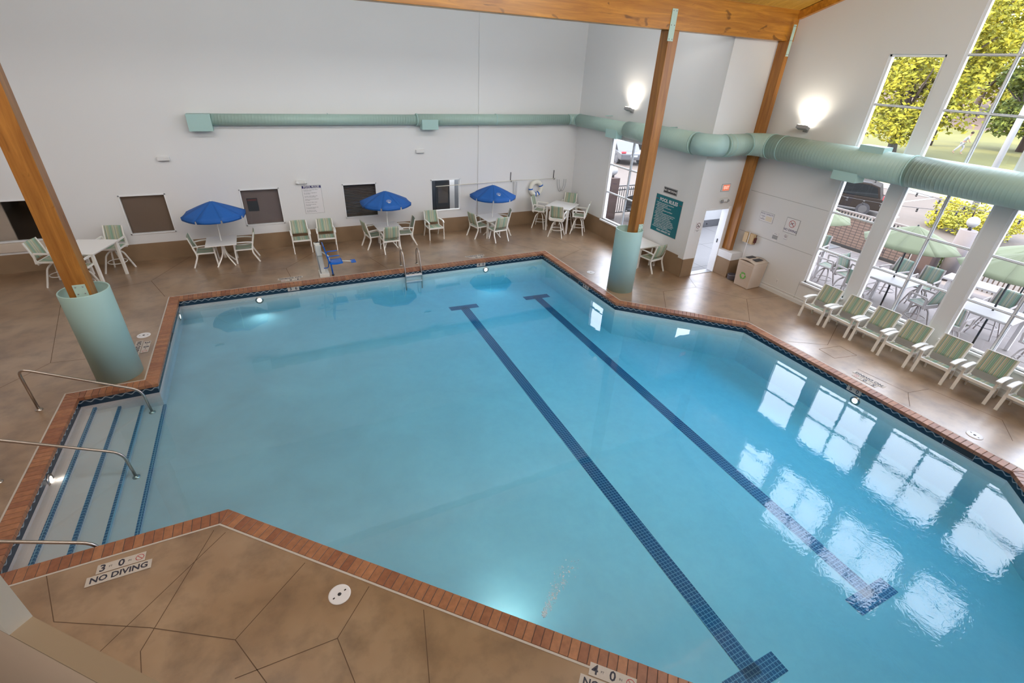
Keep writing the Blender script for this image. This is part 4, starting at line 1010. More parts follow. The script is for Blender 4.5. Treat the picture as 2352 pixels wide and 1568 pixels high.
def make_bar(mf=None, ms=None):
    mf = mf or M_white; ms = ms or M_sling
    t = thing('swivel_bar_chair', '', 'bar chair')
    for sx in (-1, 1):
        for sy in (-1, 1):
            mb = MB(); mb.tube(bend([(sx*.27, sy*.25, 0), (sx*.15, sy*.14, .50), (sx*.05, sy*.05, .60)], .14), seg=4, flat=(.017, .015)); mb.build('leg', mf, t)
    mb = MB(); mb.tube([(.225*math.cos(2*PI*i/20), .225*math.sin(2*PI*i/20), .27) for i in range(20)], .012, 6, closed=True); mb.build('footrest', mf, t)
    mb = MB(); mb.lathe([(.05, .58), (.05, .66), (.10, .665), (.10, .675)], 14); mb.build('swivel', mf, t)
    mb = MB(); mb.box((-.26, .20, .665), (.26, .23, .71), .004); mb.box((-.26, -.24, .62), (.26, -.21, .72), .004); mb.box((-.27, -.23, .67), (-.24, .22, .71), .004); mb.box((.24, -.23, .67), (.27, .22, .71), .004); mb.build('seat_frame', mf, t)
    mb = MB(); mb.grid(lambda u, v: (-.235+.47*u, -.215+.43*v, .705-.03*math.sin(PI*v)), 6, 6, .008); mb.build('seat', ms, t)
    for s_ in (-1, 1):
        x = s_*.28
        mb = MB(); mb.tube(bend([(x, .18, .68), (x, .22, .92), (x, -.22, .93), (x, -.24, .66)], .03), seg=4, flat=(.022, .014)); mb.build('arm', mf, t)
        mb = MB(); mb.tube([(s_*.25, -.22, .64), (s_*.24, -.30, 1.0), (s_*.235, -.36, 1.20)], seg=4, flat=(.014, .016)); mb.build('back_rail', mf, t)
    mb = MB(); mb.grid(lambda u, v: (-.235+.47*u, -.255-.10*v-.02*math.sin(PI*u), .76+.44*v), 6, 8, .008); mb.build('backrest', ms, t)
    return t
def make_lounge():
    t = thing('lounge_chair', '', 'lounge chair')
    for s_ in (-1, 1):
        x = s_*.285
        mb = MB(); mb.tube([(x, .36, 0), (x, .30, .36)], seg=4, flat=(.017, .030)); mb.build('leg', M_white, t)
        mb = MB(); mb.tube([(x*.9, -.14, 0), (x*.9, -.06, .30)], seg=4, flat=(.022, .014)); mb.build('leg', M_white, t)
        mb = MB(); mb.tube(bend([(x, .31, .34), (x*1.02, .33, .53), (x*1.06, -.08, .55), (x*.98, -.10, .44)], .09), seg=4, flat=(.014, .022)); mb.build('arm_support', M_white, t)
        mb = MB(); mb.grid(lambda u, v: (x*1.05-.047+.094*u, .40-.52*v, .555+.022*math.sin(PI*min(1, v*1.15))-.05*max(0, v-.8)), 2, 8, .018); mb.build('arm', M_white, t)
        mb = MB(); mb.tube([(x*.95, .32, .36), (x*.95, .02, .29), (x*.95, -.04, .34)], seg=4, flat=(.014, .022)); mb.build('side_rail', M_white, t)
        mb = MB(); mb.tube([(x*.93, -.0, .28), (x*.92, -.11, .60), (x*.91, -.22, .88)], seg=4, flat=(.013, .016)); mb.build('back_rail', M_grey if False else M_white, t)
    mb = MB(); mb.box((-.28, .29, .315), (.28, .325, .38), .006); mb.build('front_rail', M_white, t)
    mb = MB(); mb.grid(lambda u, v: (-.25+.5*u, .31-.33*v, .37-.06*v-.015*math.sin(PI*v)), 6, 6, .008); mb.build('seat', M_sling, t)
    mb = MB(); mb.grid(lambda u, v: (-.255+.51*u, -.07-.15*v-.015*math.sin(PI*u), .45+.425*v), 6, 8, .008); mb.build('backrest', M_sling, t)
    mb = MB(); mb.tube([(-.258, -.222, .88), (.258, -.222, .88)], .012, 8); mb.build('top_rail', M_white, t)
    return t
USED = {}
def place(kind, x, y, rz, label, group=None, z=0):
    mk = {'d': make_dining, 'b': make_bar, 'l': make_lounge, 'o': lambda: make_bar(M_frame_dim, M_slingo)}[kind]
    if kind not in USED:
        o = mk(); USED[kind] = o; o.location = (x, y, z); o.rotation_euler = (0, 0, rz); o['label'] = label
        if group: o['group'] = group
        return o
    return dup(USED[kind], (x, y, z), rz, label, group)
R_ = math.radians
G1 = 'striped patio chairs around the far side'
# facing is local +Y; rz=0 faces the far wall, pi faces the camera
for kx, ky, rz, lb in (
    (-2.05, 16.12, -PI/2, 'striped patio chair on the left of the left umbrella table'), (-1.03, 16.12, PI/2, 'striped patio chair on the right of the left umbrella table'),
    (.62, 16.45, PI, 'striped armchair against the far wall, left of the pair by the lift'), (1.40, 16.42, PI-.06, 'striped armchair against the far wall, right of the pair by the lift'),
    (2.88, 16.15, R_(-80), 'striped patio chair on the left of the middle umbrella table'), (3.28, 15.56, .02, 'striped patio chair with its back to the pool at the middle umbrella table'), (3.92, 16.12, R_(86), 'striped patio chair on the right of the middle umbrella table'),
    (5.08, 16.42, PI+.05, 'single striped armchair against the far wall under the office window'),
    (6.70, 16.12, R_(-78), 'striped patio chair on the left of the right umbrella table'), (7.17, 15.52, R_(8), 'striped patio chair with its back to the pool at the right umbrella table'), (7.62, 16.15, R_(70), 'striped patio chair on the right of the right umbrella table'),
    (10.70, 11.20, .15, 'striped patio chair at the plain white table behind the right drum')):
    place('d', kx, ky, rz, lb, G1)
G2 = 'swivel bar chairs at the tall tables'
for kx, ky, rz, lb in (
    (-5.38, 15.72, R_(-105), 'swivel bar chair left of the tall table, half behind the left post'), (-4.25, 16.32, R_(165), 'swivel bar chair behind the tall table at the left end of the far wall'), (-4.72, 14.9, R_(-15), 'swivel bar chair in front of the tall left table behind the drum'),
    (9.52, 15.22, R_(-42), 'swivel bar chair with its back to the pool at the tall corner table'), (10.52, 15.28, R_(48), 'swivel bar chair on the right of the tall corner table'), (9.45, 16.42, R_(-135), 'swivel bar chair on the left of the tall corner table'), (10.72, 16.42, R_(135), 'swivel bar chair in the corner behind the tall table')):
    place('b', kx, ky, rz, lb, G2)
G3 = 'row of lounge chairs under the tall windows'
names = ['first lounge chair from the recycling bin end of the row under the windows', 'second lounge chair from the bin end of the row', 'third lounge chair from the bin end of the row', 'fourth lounge chair from the bin end of the row', 'fifth lounge chair from the bin end of the row', 'sixth lounge chair from the bin end, last fully in view', 'seventh lounge chair from the bin end, cut by the right picture edge']
for (y, dx), lb in zip(((6.68, 0), (5.96, 0), (5.25, -.02), (4.53, -.09), (3.79, -.07), (3.02, 0), (2.24, 0)), names):
    place('l', 12.74+dx, y, PI/2+random.uniform(-.03, .03), lb, G3)
def umbrella_table(x, y, lb, rz=0, hx=.40, hy=.46):
    t = thing('patio_table', lb, 'table', (x, y, 0), rz)
    mb = MB(); mb.box((-hx, -hy, .695), (hx, hy, .72), .008); mb.build('tabletop', M_table, t)
    mb = MB(); mb.lathe([(.045, .20), (.045, .695)], 16); mb.build('pedestal', M_white, t)
    for i in range(4):
        a = PI/4+i*PI/2; c, s_ = math.cos(a), math.sin(a)
        mb = MB(); mb.tube(bend([(c*.03, s_*.03, .66), (c*.06, s_*.06, .30), (c*.34, s_*.34, .0)], .2), seg=4, flat=(.016, .016)); mb.build('leg', M_white, t)
def canopy_height(r, R, za, zr): return za-(za-zr)*((r/R)**1.12)
def umbrella(x, y, lb, m, R=.83, za=1.87, zr=1.52, pole=M_white, z0=.20, rot=PI/8, emblem=True, seg=8, name='umbrella', pr=.017, cap=M_white, mark=True):
    t = thing(name, lb, 'umbrella', (x, y, 0), rot)
    mb = MB(); mb.tube([(0, 0, z0), (0, 0, za+.01)], pr, 12); mb.build('pole', pole, t)
    mb = MB(); vz = .085
    N = 6
    for i in range(seg):
        a0, a1 = 2*PI*i/seg, 2*PI*(i+1)/seg
        def fn(u, v, a0=a0, a1=a1):
            p = Vector((math.cos(a0), math.sin(a0)))*(1-v)+Vector((math.cos(a1), math.sin(a1)))*v
            r = u*R; sag = .018*math.sin(PI*v)*u
            return (p.x*r, p.y*r, canopy_height(r, R, za, zr)-sag)
        mb.grid(fn, N, 4, .006)
        def vn(u, v, a0=a0, a1=a1):
            vv = .03+.94*v; w_ = u*.06*(1 if v > .5 else -1)
            vv2 = vv+(-.02*u if v > .5 else .02*u)
            p = Vector((math.cos(a0), math.sin(a0)))*(1-vv2)+Vector((math.cos(a1), math.sin(a1)))*vv2
            return (p.x*R, p.y*R, zr-.018*math.sin(PI*vv)-vz*u)
        if emblem: mb.grid(vn, 2, 4, .005)
    mb.build('canopy', m, t)
    for i in range(seg):
        a = 2*PI*i/seg; mb = MB(); mb.tube([(0, 0, za-.03), (math.cos(a)*R*.5, math.sin(a)*R*.5, canopy_height(R*.5, R, za, zr)-.02), (math.cos(a)*R, math.sin(a)*R, zr-.01)], .006, 6); mb.build('rib', M_grey, t)
    mb = MB(); mb.sphere((0, 0, za+.015), .022, 10); mb.build('finial', cap, t)
    if emblem and mark:
        am = None
        for i in range(seg):   # panel that faces the pool most
            a = 2*PI*(i+.5)/seg
            d = math.sin(a+rot)
            if am is None or d < am[0]: am = (d, a)
        a = am[1]; rm = R*.66*math.cos(PI/seg); r2 = R*.95*math.cos(PI/seg); r1 = R*.4*math.cos(PI/seg)
        def P(r): return Vector((math.cos(a)*r, math.sin(a)*r, canopy_height(r/math.cos(PI/seg), R, za, zr)-.018*r/R))
        yv = (P(r1)-P(r2)).normalized(); xv = Vector((-math.sin(a), math.cos(a), 0))
        nn = xv.cross(yv)
        if nn.z < 0: xv = -xv; nn = -nn
        o = P(rm)+nn*.012
        e = MB()
        def q(px, py, pz=0): return o+xv*px+yv*py+nn*pz
        def strip(pts, w_):
            e.tube([q(*p) for p in pts], seg=4, flat=(w_, .0015), up=tuple(nn))
        strip([(.075*math.cos(2*PI*i/24), .02+.062*math.sin(2*PI*i/24)) for i in range(25)], .003)
        strip([(-.03, .05), (-.035, .0), (-.02, -.02)], .004); strip([(-.01, .06), (-.015, .0)], .004); strip([(.01, .0), (.0, .03), (.03, .05), (.05, .02), (.03, -.01), (.01, .0)], .003)
        strip([(-.05, -.02), (-.01, -.03), (.04, -.02)], .004); strip([(-.04, -.055), (.04, -.055)], .005); strip([(-.03, -.068), (.03, -.068)], .003)
        e.build('emblem', M_paper, t, 'white round emblem printed on one canopy panel')
    return t
for x, y, w1, ro in ((-1.57, 15.95, 'left', .25), (3.33, 15.97, 'middle', PI/8), (7.15, 15.93, 'right', PI/8)):
    umbrella_table(x, y, 'white umbrella table, %s of the three along the far wall' % w1, {'left': 0, 'middle': .03, 'right': .05}[w1])
    umbrella(x, y, 'blue canvas umbrella, %s of the three along the far wall' % w1, M_blue, rot=ro, z0=.22, mark=w1 != 'left')
def leg_table(x, y, rz, hx, hy, h, lb, m=M_table, mf=M_white, lw=.04):
    t = thing('tall_table' if h > .8 else 'patio_table', lb, 'table', (x, y, 0), rz)
    mb = MB(); mb.box((-hx, -hy, h-.03), (hx, hy, h), .008); mb.build('tabletop', m, t)
    mb = MB(); mb.box((-hx+.07, -hy+.07, h-.08), (hx-.07, hy-.07, h-.03)); mb.build('apron', mf, t)
    for sx in (-1, 1):
        for sy in (-1, 1):
            mb = MB(); mb.box((sx*(hx-.07)-lw, sy*(hy-.07)-lw, 0), (sx*(hx-.07)+lw, sy*(hy-.07)+lw, h-.03), .006); mb.build('leg', mf, t)
    return t
leg_table(10.12, 15.92, R_(36), .53, .50, .96, 'white tall square table in the far right corner', lw=.03)
leg_table(-4.62, 15.62, R_(-18), .50, .58, .98, 'white tall square table behind the left timber post', lw=.032)
leg_table(10.66, 11.78, R_(2), .45, .46, .72, 'plain white table without umbrella behind the right drum', lw=.03)

# ------------------------------------------------------------------ far wall pool equipment
t = thing('telescopic_pole', 'long pale telescopic pole hung on two brackets on the far wall', 'pole', (0, 0, 0))
mb = MB(); mb.tube([(5.35, YN-.10, 1.70), (8.5, YN-.09, 1.76)], .014, 8); mb.build('outer_tube', M_ring, t)
mb = MB(); mb.tube([(8.5, YN-.09, 1.76), (10.32, YN-.08, 1.75)], .010, 8); mb.build('inner_tube', M_ring, t)
for x in (8.35, 10.25):
    t = thing('wall_hook', 'dark hook bracket holding the %s end of the long pole' % ('middle' if x < 9 else 'right'), 'hook', (x, YN, 1.75))
    mb = MB(); mb.box((-.012, -.02, -.02), (.012, 0, .30), .002); mb.build('back_plate', M_dark, t)
    mb = MB(); mb.tube(bend([(0, -.01, -.03), (0, -.10, -.035), (0, -.12, .03)], .02), .007, 6); mb.build('hook', M_dark, t)
def loop_rope(x, lb, ln, wd, y=YN-.06):
    t = MB(); pts = []
    for i in range(21):
        a = i/20*PI; pts.append((x+wd*math.cos(a)*1.0+.1*wd, y-.01*math.sin(a*3), 1.70-ln*math.sin(a)*(.9+.1*math.cos(a))))
    t.tube(pts, .008, 6); t.tube([(p[0]+wd*.5, p[1]-.02, p[2]*.97+.05) for p in pts], .008, 6)
    return tag(t.build('rope', M_rope, None), lb, 'rope')
loop_rope(8.5, 'grey looped rope hanging under the middle pole bracket', .78, .06)
loop_rope(10.55, 'grey looped rope hanging under the right pole bracket', .52, .16)
t = thing('life_ring', 'white life ring with blue straps hung on the far wall', 'life ring', (9.44, YN-.095, 1.42))
mb = MB(); mb.tube([(-.235*math.cos(2*PI*i/36), 0, .235*math.sin(2*PI*i/36)) for i in range(36)], .085, 14, closed=True, up=(0, 1, 0)); mb.build('ring', M_ring, t)
for a in (100, 25, 185, -62, -95)[1:]:
    a = R_(a); mb = MB(); mb.tube([(.235*math.cos(a+d), 0, .235*math.sin(a+d)) for d in (-.10, .10)], .089, 14, up=(0, 1, 0)); mb.build('strap', M_bluep, t, 'blue strap')

# ------------------------------------------------------------------ exit corner
t = thing('recycling_bin', 'beige square recycling bin with green arrows by the right wall', 'recycling bin', (12.745, 9.06, 0), 0)
def frust(mb, hx0, hy0, hx1, hy1, z0, z1):
    bm2 = bmesh.new(); A = [bm2.verts.new((sx*hx0, sy*hy0, z0)) for sx, sy in ((-1, -1), (1, -1), (1, 1), (-1, 1))]; B = [bm2.verts.new((sx*hx1, sy*hy1, z1)) for sx, sy in ((-1, -1), (1, -1), (1, 1), (-1, 1))]
    bm2.faces.new(A[::-1]); bm2.faces.new(B)
    for i in range(4): bm2.faces.new((A[i], A[(i+1) % 4], B[(i+1) % 4], B[i]))
    bmesh.ops.bevel(bm2, geom=bm2.edges[:], offset=.025, segments=3, profile=.6, affect='EDGES'); mb.merge(bm2)
mb = MB(); frust(mb, .27, .255, .30, .285, 0, .70); mb.build('body', M_beige, t)
mb = MB()
mb.grid(lambda u, v: ((-.302+.604*u)*(1-.03*v*0), -.287+.574*v, .80+.085*math.sin(PI*(.12+.76*v))-.03), 6, 12, .02)
frust(mb, .303, .288, .298, .283, .69, .80); lid = mb.build('lid', M_beige, t)
for y0, y1 in ((-.20, -.05), (.06, .20)):
    mb = MB(); mb.box((-.14, y0, .862 if y0 < 0 else .862), (.15, y1, .877), .002); mb.build('slot', M_dark, t, 'dark opening in the lid')
# recycling arrows on the face towards the pool (local -X)
e = MB()
for k3 in range(3):
    a0 = R_(90+120*k3)
    pts = [(.085*math.cos(a0+R_(d)), .085*math.sin(a0+R_(d))) for d in (-50, -25, 0, 22)]
    e.tube([(-.291+.0*i, -p[0], .36+p[1]) for i, p in enumerate(pts)], seg=4, flat=(.018, .002), up=(1, 0, 0))
    am = a0+R_(38); c = Vector((.085*math.cos(am), .085*math.sin(am))); tan_ = Vector((-math.sin(am), math.cos(am))); nr = Vector((math.cos(am), math.sin(am)))
    P = [c+tan_*.035, c-tan_*.02+nr*.04, c-tan_*.02-nr*.04]
    f_ = e.quad([(-.2935, -p.x, .36+p.y) for p in P])
e.build('recycling_arrows', M_green, t, 'green three arrow recycling symbol')
t = thing('bucket', 'dark grey mop bucket between the pedestal and the recycling bin', 'bucket', (12.70, 9.60, 0))
mb = MB(); mb.lathe([(.12, 0), (.135, .03), (.145, .15), (.15, .16), (.135, .165), (.12, .10), (0, .09)], 24); mb.build('pail', mat('slate_plastic', (.10, .09, .11), .4), t)
mb = MB(); mb.tube(bend([(.14, 0, .14), (.16, -.05, .16), (0, -.16, .17), (-.16, -.05, .16), (-.14, 0, .14)], .1), .006, 6); mb.build('handle', M_grey, t)
t = thing('cleaning_pole', 'white cleaning pole leaning on the right wall behind the bin', 'pole', (0, 0, 0))
mb = MB(); mb.tube([(12.86, 9.54, .02), (12.93, 9.60, 1.50)], .014, 8); mb.build('shaft', M_paper, t)
mb = MB(); mb.tube([(12.857, 9.54, .0), (12.875, 9.555, .32)], .022, 8); mb.build('grip', M_dark, t)
t = thing('brochure_box', 'tan split wall box with a maroon edge above the bin', 'box', (XR, 9.63, 1.16))
mb = MB(); mb.box((-.14, -.02-.17, 0), (-.03, -.02, .30), .008); mb.box((-.14, .02, 0), (-.03, .17, .30), .008); mb.build('compartment', M_tan, t)
mb = MB(); mb.box((-.03, -.19, -.01), (0, .18, .28), .004); mb.box((-.10, -.22, .05), (-.0, -.19, .2), .004); mb.build('back_plate', M_maroon, t)
t = thing('power_outlet', 'small white power outlet low on the right wall', 'outlet', matrix=RGT(8.35, .38)); mb = MB(); mb.box((-.035, -.055, 0), (.035, .055, .008), .003); mb.build('cover', M_paper, t)
for y in (-.02, .02):
    mb = MB(); mb.box((-.012, y-.008, .008), (.012, y+.008, .0095)); mb.build('socket', M_grey, t)

# ------------------------------------------------------------------ outdoors
def ground(name, pts, m, z=0.0):
    mb = MB(); poly_face(mb, pts, None, z); return struct(mb.build(name, m))
ground('patio', [(XR+.22, -30), (19.9, -30), (19.9, YB+.2), (XA+.2, YB+.2), (XA+.2, YB+.2), (XR+.22, YB+.19)], M_patio, -.02)
ground('patio_far', [(XA+.2, YB+.2), (19.9, YB+.2), (19.9, 40), (XA+.2, 40)], M_asph, -.02)
ground('car_park', [(19.9, -40), (35.3, -40), (35.3, 80), (19.9, 80)], M_asph, -.03)
mb = MB(); mb.grid(lambda u, v: (35.3+90*u, -80+240*v, -.03+(0 if 35.3+90*u < 90 else (90*u-54.7)*.16)), 30, 4); struct(mb.build('lawn', M_grass))
mb = MB(); mb.grid(lambda u, v: (93+40*u, -60+220*v, .45+40*u*.2), 4, 4); struct(mb.build('hillside', M_gravel))
mb = MB(); mb.box((35.2, -40, -.03), (35.45, 80, .12)); struct(mb.build('kerb', M_stripe))
# sunlit walk and low wall seen through the exit door
mb = MB(); mb.box((12.9+.3, YB+.3, -.02), (13.3, 16.5, .0)); mb.bm.free()
mb = MB(); mb.box((XA+.22, YB+.21, -.018), (19.8, 14.3, -.004)); struct(mb.build('walkway', M_brightconc))
t = thing('white_screen_wall', 'bright white outdoor screen wall seen through the exit door', 'wall', (15.9, 14.35, 0))
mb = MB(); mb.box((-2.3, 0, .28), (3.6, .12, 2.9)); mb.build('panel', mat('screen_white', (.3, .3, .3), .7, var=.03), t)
mb = MB(); mb.box((-2.3, -.03, 0), (3.6, .12, .28)); mb.build('kickboard', mat('kick_grey', (.05, .05, .053), .7), t)
for x in (-.9, -.2, .5, 1.2, 1.9):
    mb = MB(); mb.sphere((x, -.04, .14), .035, 8); mb.build('bolt', M_dark, t)
# boundary wall / fence along the patio
t = thing('patio_fence', 'long brown slatted fence between the patio and the car park', 'fence', (19.8, 0, 0))
mb = MB()
mb.quad([(0, 8.25, .05), (0, 13.8, .05), (0, 13.8, 1.12), (0, 8.25, 1.12)], [(0, 0), (5.55, 0), (5.55, 1.07), (0, 1.07)]); mb.quad([(.05, 13.8, .05), (.05, 8.25, .05), (.05, 8.25, 1.12), (.05, 13.8, 1.12)]); mb.build('slat_panel', M_fence, t)
mb = MB(); mb.box((-.06, 8.2, -.02), (.10, 13.8, .09), .01); mb.build('bottom_rail', M_black, t)
mb = MB(); mb.box((-.02, 8.2, 1.12), (.07, 13.8, 1.16)); mb.box((-.02, 8.2, 1.28), (.07, 13.8, 1.34)); mb.build('top_rail', M_col, t)
mb = MB()
for i in range(46): mb.box((.0, 8.25+i*.12, 1.16), (.03, 8.29+i*.12, 1.28))
mb.build('baluster', M_black, t)
t = thing('picket_railing', 'brown picket railing right of the round column', 'railing', (19.9, 0, 0))
for i in range(60):
    mb = MB(); mb.box((-.015, 6.6-i*.13, 0), (.015, 6.63-i*.13, 1.1)); mb.build('picket', M_bark, t)
for z in (.08, 1.1):
    mb = MB(); mb.box((-.03, -1.3, z-.02), (.03, 6.7, z+.03)); mb.build('rail', M_mauve, t)
t = thing('brick_pier', 'mauve square pier at the end of the slatted fence', 'pier', (19.75, 7.75, 0))
mb = MB(); mb.box((-.3, -.3, 0), (.3, .3, 1.05), .01); mb.build('shaft', M_mauve, t); mb = MB(); mb.box((-.34, -.34, 1.05), (.34, .34, 1.13), .01); mb.build('cap', M_mauve, t)
def globe_column(x, y, h, r, lb, m=M_col, sq=False):
    t = thing('lamp_column', lb, 'column', (x, y, 0)); mb = MB()
    if sq: mb.box((-r, -r, 0), (r, r, h), .01)
    else: mb.lathe([(r, 0), (r, h)], 28)
    mb.build('shaft', m, t)
    mb = MB(); mb.lathe([(.05, h), (.05, h+.12)], 12); mb.build('neck', M_dark, t); mb = MB(); mb.sphere((0, 0, h+.26), .17, 20); mb.build('globe', M_globe, t, 'white globe lamp')
globe_column(19.95, 7.08, 1.66, .24, 'round pale column with a white globe lamp on the patio')
t = thing('light_pole', 'tall white lamp pole beyond the patio fence', 'pole', (30.5, 11.1, 0)); mb = MB(); mb.tube([(0, 0, 0), (0, 0, 12)], .13, 12); mb.build('shaft', M_globe, t); mb = MB(); mb.tube([(0, 0, 11.9), (.8, 0, 12.1)], .08, 8); mb.build('arm', M_globe, t)
t = thing('light_pole', 'slimmer white lamp pole right of the tall one', 'pole', (31.5, 10.5, 0)); mb = MB(); mb.tube([(0, 0, 0), (0, 0, 12)], .09, 12); mb.build('shaft', M_globe, t); mb = MB(); mb.tube([(0, 0, 11.9), (.7, 0, 12.1)], .06, 8); mb.build('arm', M_globe, t)
# bench
t = thing('outdoor_bench', 'white wooden bench on the patio before the picket railing', 'bench', (18.9, 4.6, 0), R_(6))
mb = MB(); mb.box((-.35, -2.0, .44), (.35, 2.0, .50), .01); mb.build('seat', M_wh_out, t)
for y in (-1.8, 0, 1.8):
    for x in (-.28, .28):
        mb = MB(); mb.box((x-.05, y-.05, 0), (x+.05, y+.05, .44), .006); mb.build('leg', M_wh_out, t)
# patio bar sets with sage umbrellas
pc = 0
for (x, y, w1) in ((15.2, 6.45, 'second'), (15.28, 4.2, 'third'), (15.1, 9.25, 'first')):
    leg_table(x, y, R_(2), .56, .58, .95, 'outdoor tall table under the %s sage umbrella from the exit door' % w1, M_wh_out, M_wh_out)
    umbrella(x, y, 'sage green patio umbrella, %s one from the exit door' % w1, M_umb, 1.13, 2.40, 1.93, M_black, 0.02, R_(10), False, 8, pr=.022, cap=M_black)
for (x, y, w1) in ((17.9, 4.6, 'beside the white bench'),):
    umbrella(x, y, 'sage green patio umbrella farther out, %s' % w1, M_umb, 1.15, 2.2, 1.75, M_black, 0.02, R_(20), False, 8, pr=.02, cap=M_black)
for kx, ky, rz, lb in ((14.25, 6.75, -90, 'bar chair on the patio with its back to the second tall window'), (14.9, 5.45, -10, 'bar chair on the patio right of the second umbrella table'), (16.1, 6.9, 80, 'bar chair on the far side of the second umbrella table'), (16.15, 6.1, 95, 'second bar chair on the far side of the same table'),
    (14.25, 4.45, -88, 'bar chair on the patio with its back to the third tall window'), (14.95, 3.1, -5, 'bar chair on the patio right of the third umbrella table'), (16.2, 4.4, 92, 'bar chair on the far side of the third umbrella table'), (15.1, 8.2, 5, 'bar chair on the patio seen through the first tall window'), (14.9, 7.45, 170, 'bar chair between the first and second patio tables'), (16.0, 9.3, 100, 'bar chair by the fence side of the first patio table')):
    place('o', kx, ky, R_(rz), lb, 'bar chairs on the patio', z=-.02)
# string lights
for (a, b, lb) in (((19.9, 12.5, 2.9), (19.9, 1.0, 2.6), 'string of dark bulbs over the fence line'), ((15.8, 14.0, 3.0), (19.95, 7.08, 2.2), 'string of dark bulbs running to the round column')):
    t = thing('string_lights', lb, 'string lights', (0, 0, 0)); A, B = Vector(a), Vector(b); pts = [A.lerp(B, i/16)+Vector((0, 0, -.45*math.sin(PI*i/16))) for i in range(17)]
    mb = MB(); mb.tube(pts, .008, 5); mb.build('wire', M_black, t)
    for p in pts[1:-1]:
        mb = MB(); mb.tube([p, p-Vector((0, 0, .07))], .03, 8); mb.sphere(p-Vector((0, 0, .10)), .035, 8); mb.build('bulb', M_black, t)
# alcove window view: railing, canopy, column, black chair
globe_column(13.0, 16.75, 1.7, .22, 'square mauve pillar with a globe lamp outside the narrow window', M_mauve, True)
t = thing('black_railing', 'black picket railing outside the narrow window', 'railing', (0, 17.0, 0))
for i in range(34):
    mb = MB(); mb.box((13.3+i*.12, -.01, .1), (13.325+i*.12, .01, 1.2)); mb.build('picket', M_black, t)
for z in (.12, 1.1, 1.26):
    mb = MB(); mb.box((13.25, -.02, z-.02), (17.4, .02, z+.02)); mb.build('rail', M_black, t)
t = thing('canopy_tent', 'dark pitched canopy outside the narrow window', 'canopy', (16.2, 15.2, 0))
mb = MB()
for i in range(4):
    a0, a1 = PI/4+i*PI/2, PI/4+(i+1)*PI/2; r = 1.6
    mb.grid(lambda u, v: (u*r*((1-v)*math.cos(a0)+v*math.cos(a1)), u*r*((1-v)*math.sin(a0)+v*math.sin(a1)), 2.75-.5*u), 3, 3, .02)
mb.build('roof', M_black, t)
for sx in (-1, 1):
    for sy in (-1, 1):
        mb = MB(); mb.box((sx*1.08-.04, sy*1.08-.04, 0), (sx*1.08+.04, sy*1.08+.04, 2.27)); mb.build('leg', M_mauve, t)
t = thing('metal_chair', 'black metal seat by the railing outside the narrow window', 'chair', (13.9, 16.2, 0), R_(200))
mb = MB(); mb.box((-.3, -.28, .4), (.3, .28, .45), .01); mb.build('seat', M_black, t); mb = MB(); mb.box((-.3, -.3, .45), (.3, -.26, .95), .01); mb.build('backrest', M_black, t)
for sx in (-.27, .27):
    for sy in (-.25, .25):
        mb = MB(); mb.box((sx-.02, sy-.02, 0), (sx+.02, sy+.02, .4)); mb.build('leg', M_black, t)
mb = MB(); mb.box((12.9, 14.6, -.018), (14.4, 15.6, -.002)); tag(mb.build('doormat', mat('red_mat', (.35, .05, .02), .9, var=.2)), 'red mat on the paving outside the narrow window', 'mat')
# parking stripes and wheel stops
for x0, x1, y in ((31.0, 34.9, 14.6), (31.0, 34.9, 17.4), (31.0, 34.9, 11.8), (31, 34.9, 20.2), (31, 34.9, 9.0)):
    mb = MB(); mb.box((x0, y-.06, -.029), (x1, y+.06, -.024)); struct(mb.build('parking_stripe', M_stripe))
for y, w1 in ((17.9, 'left'), (15.6, 'middle'), (12.3, 'right'), (10.2, 'last')):
    mb = MB(); mb.box((34.5, y-.85, -.03), (34.72, y+.85, .12), .03); tag(mb.build('wheel_stop', M_globe), 'white concrete wheel stop, %s one at the lawn edge' % w1, 'wheel stop', 'wheel stops along the lawn')
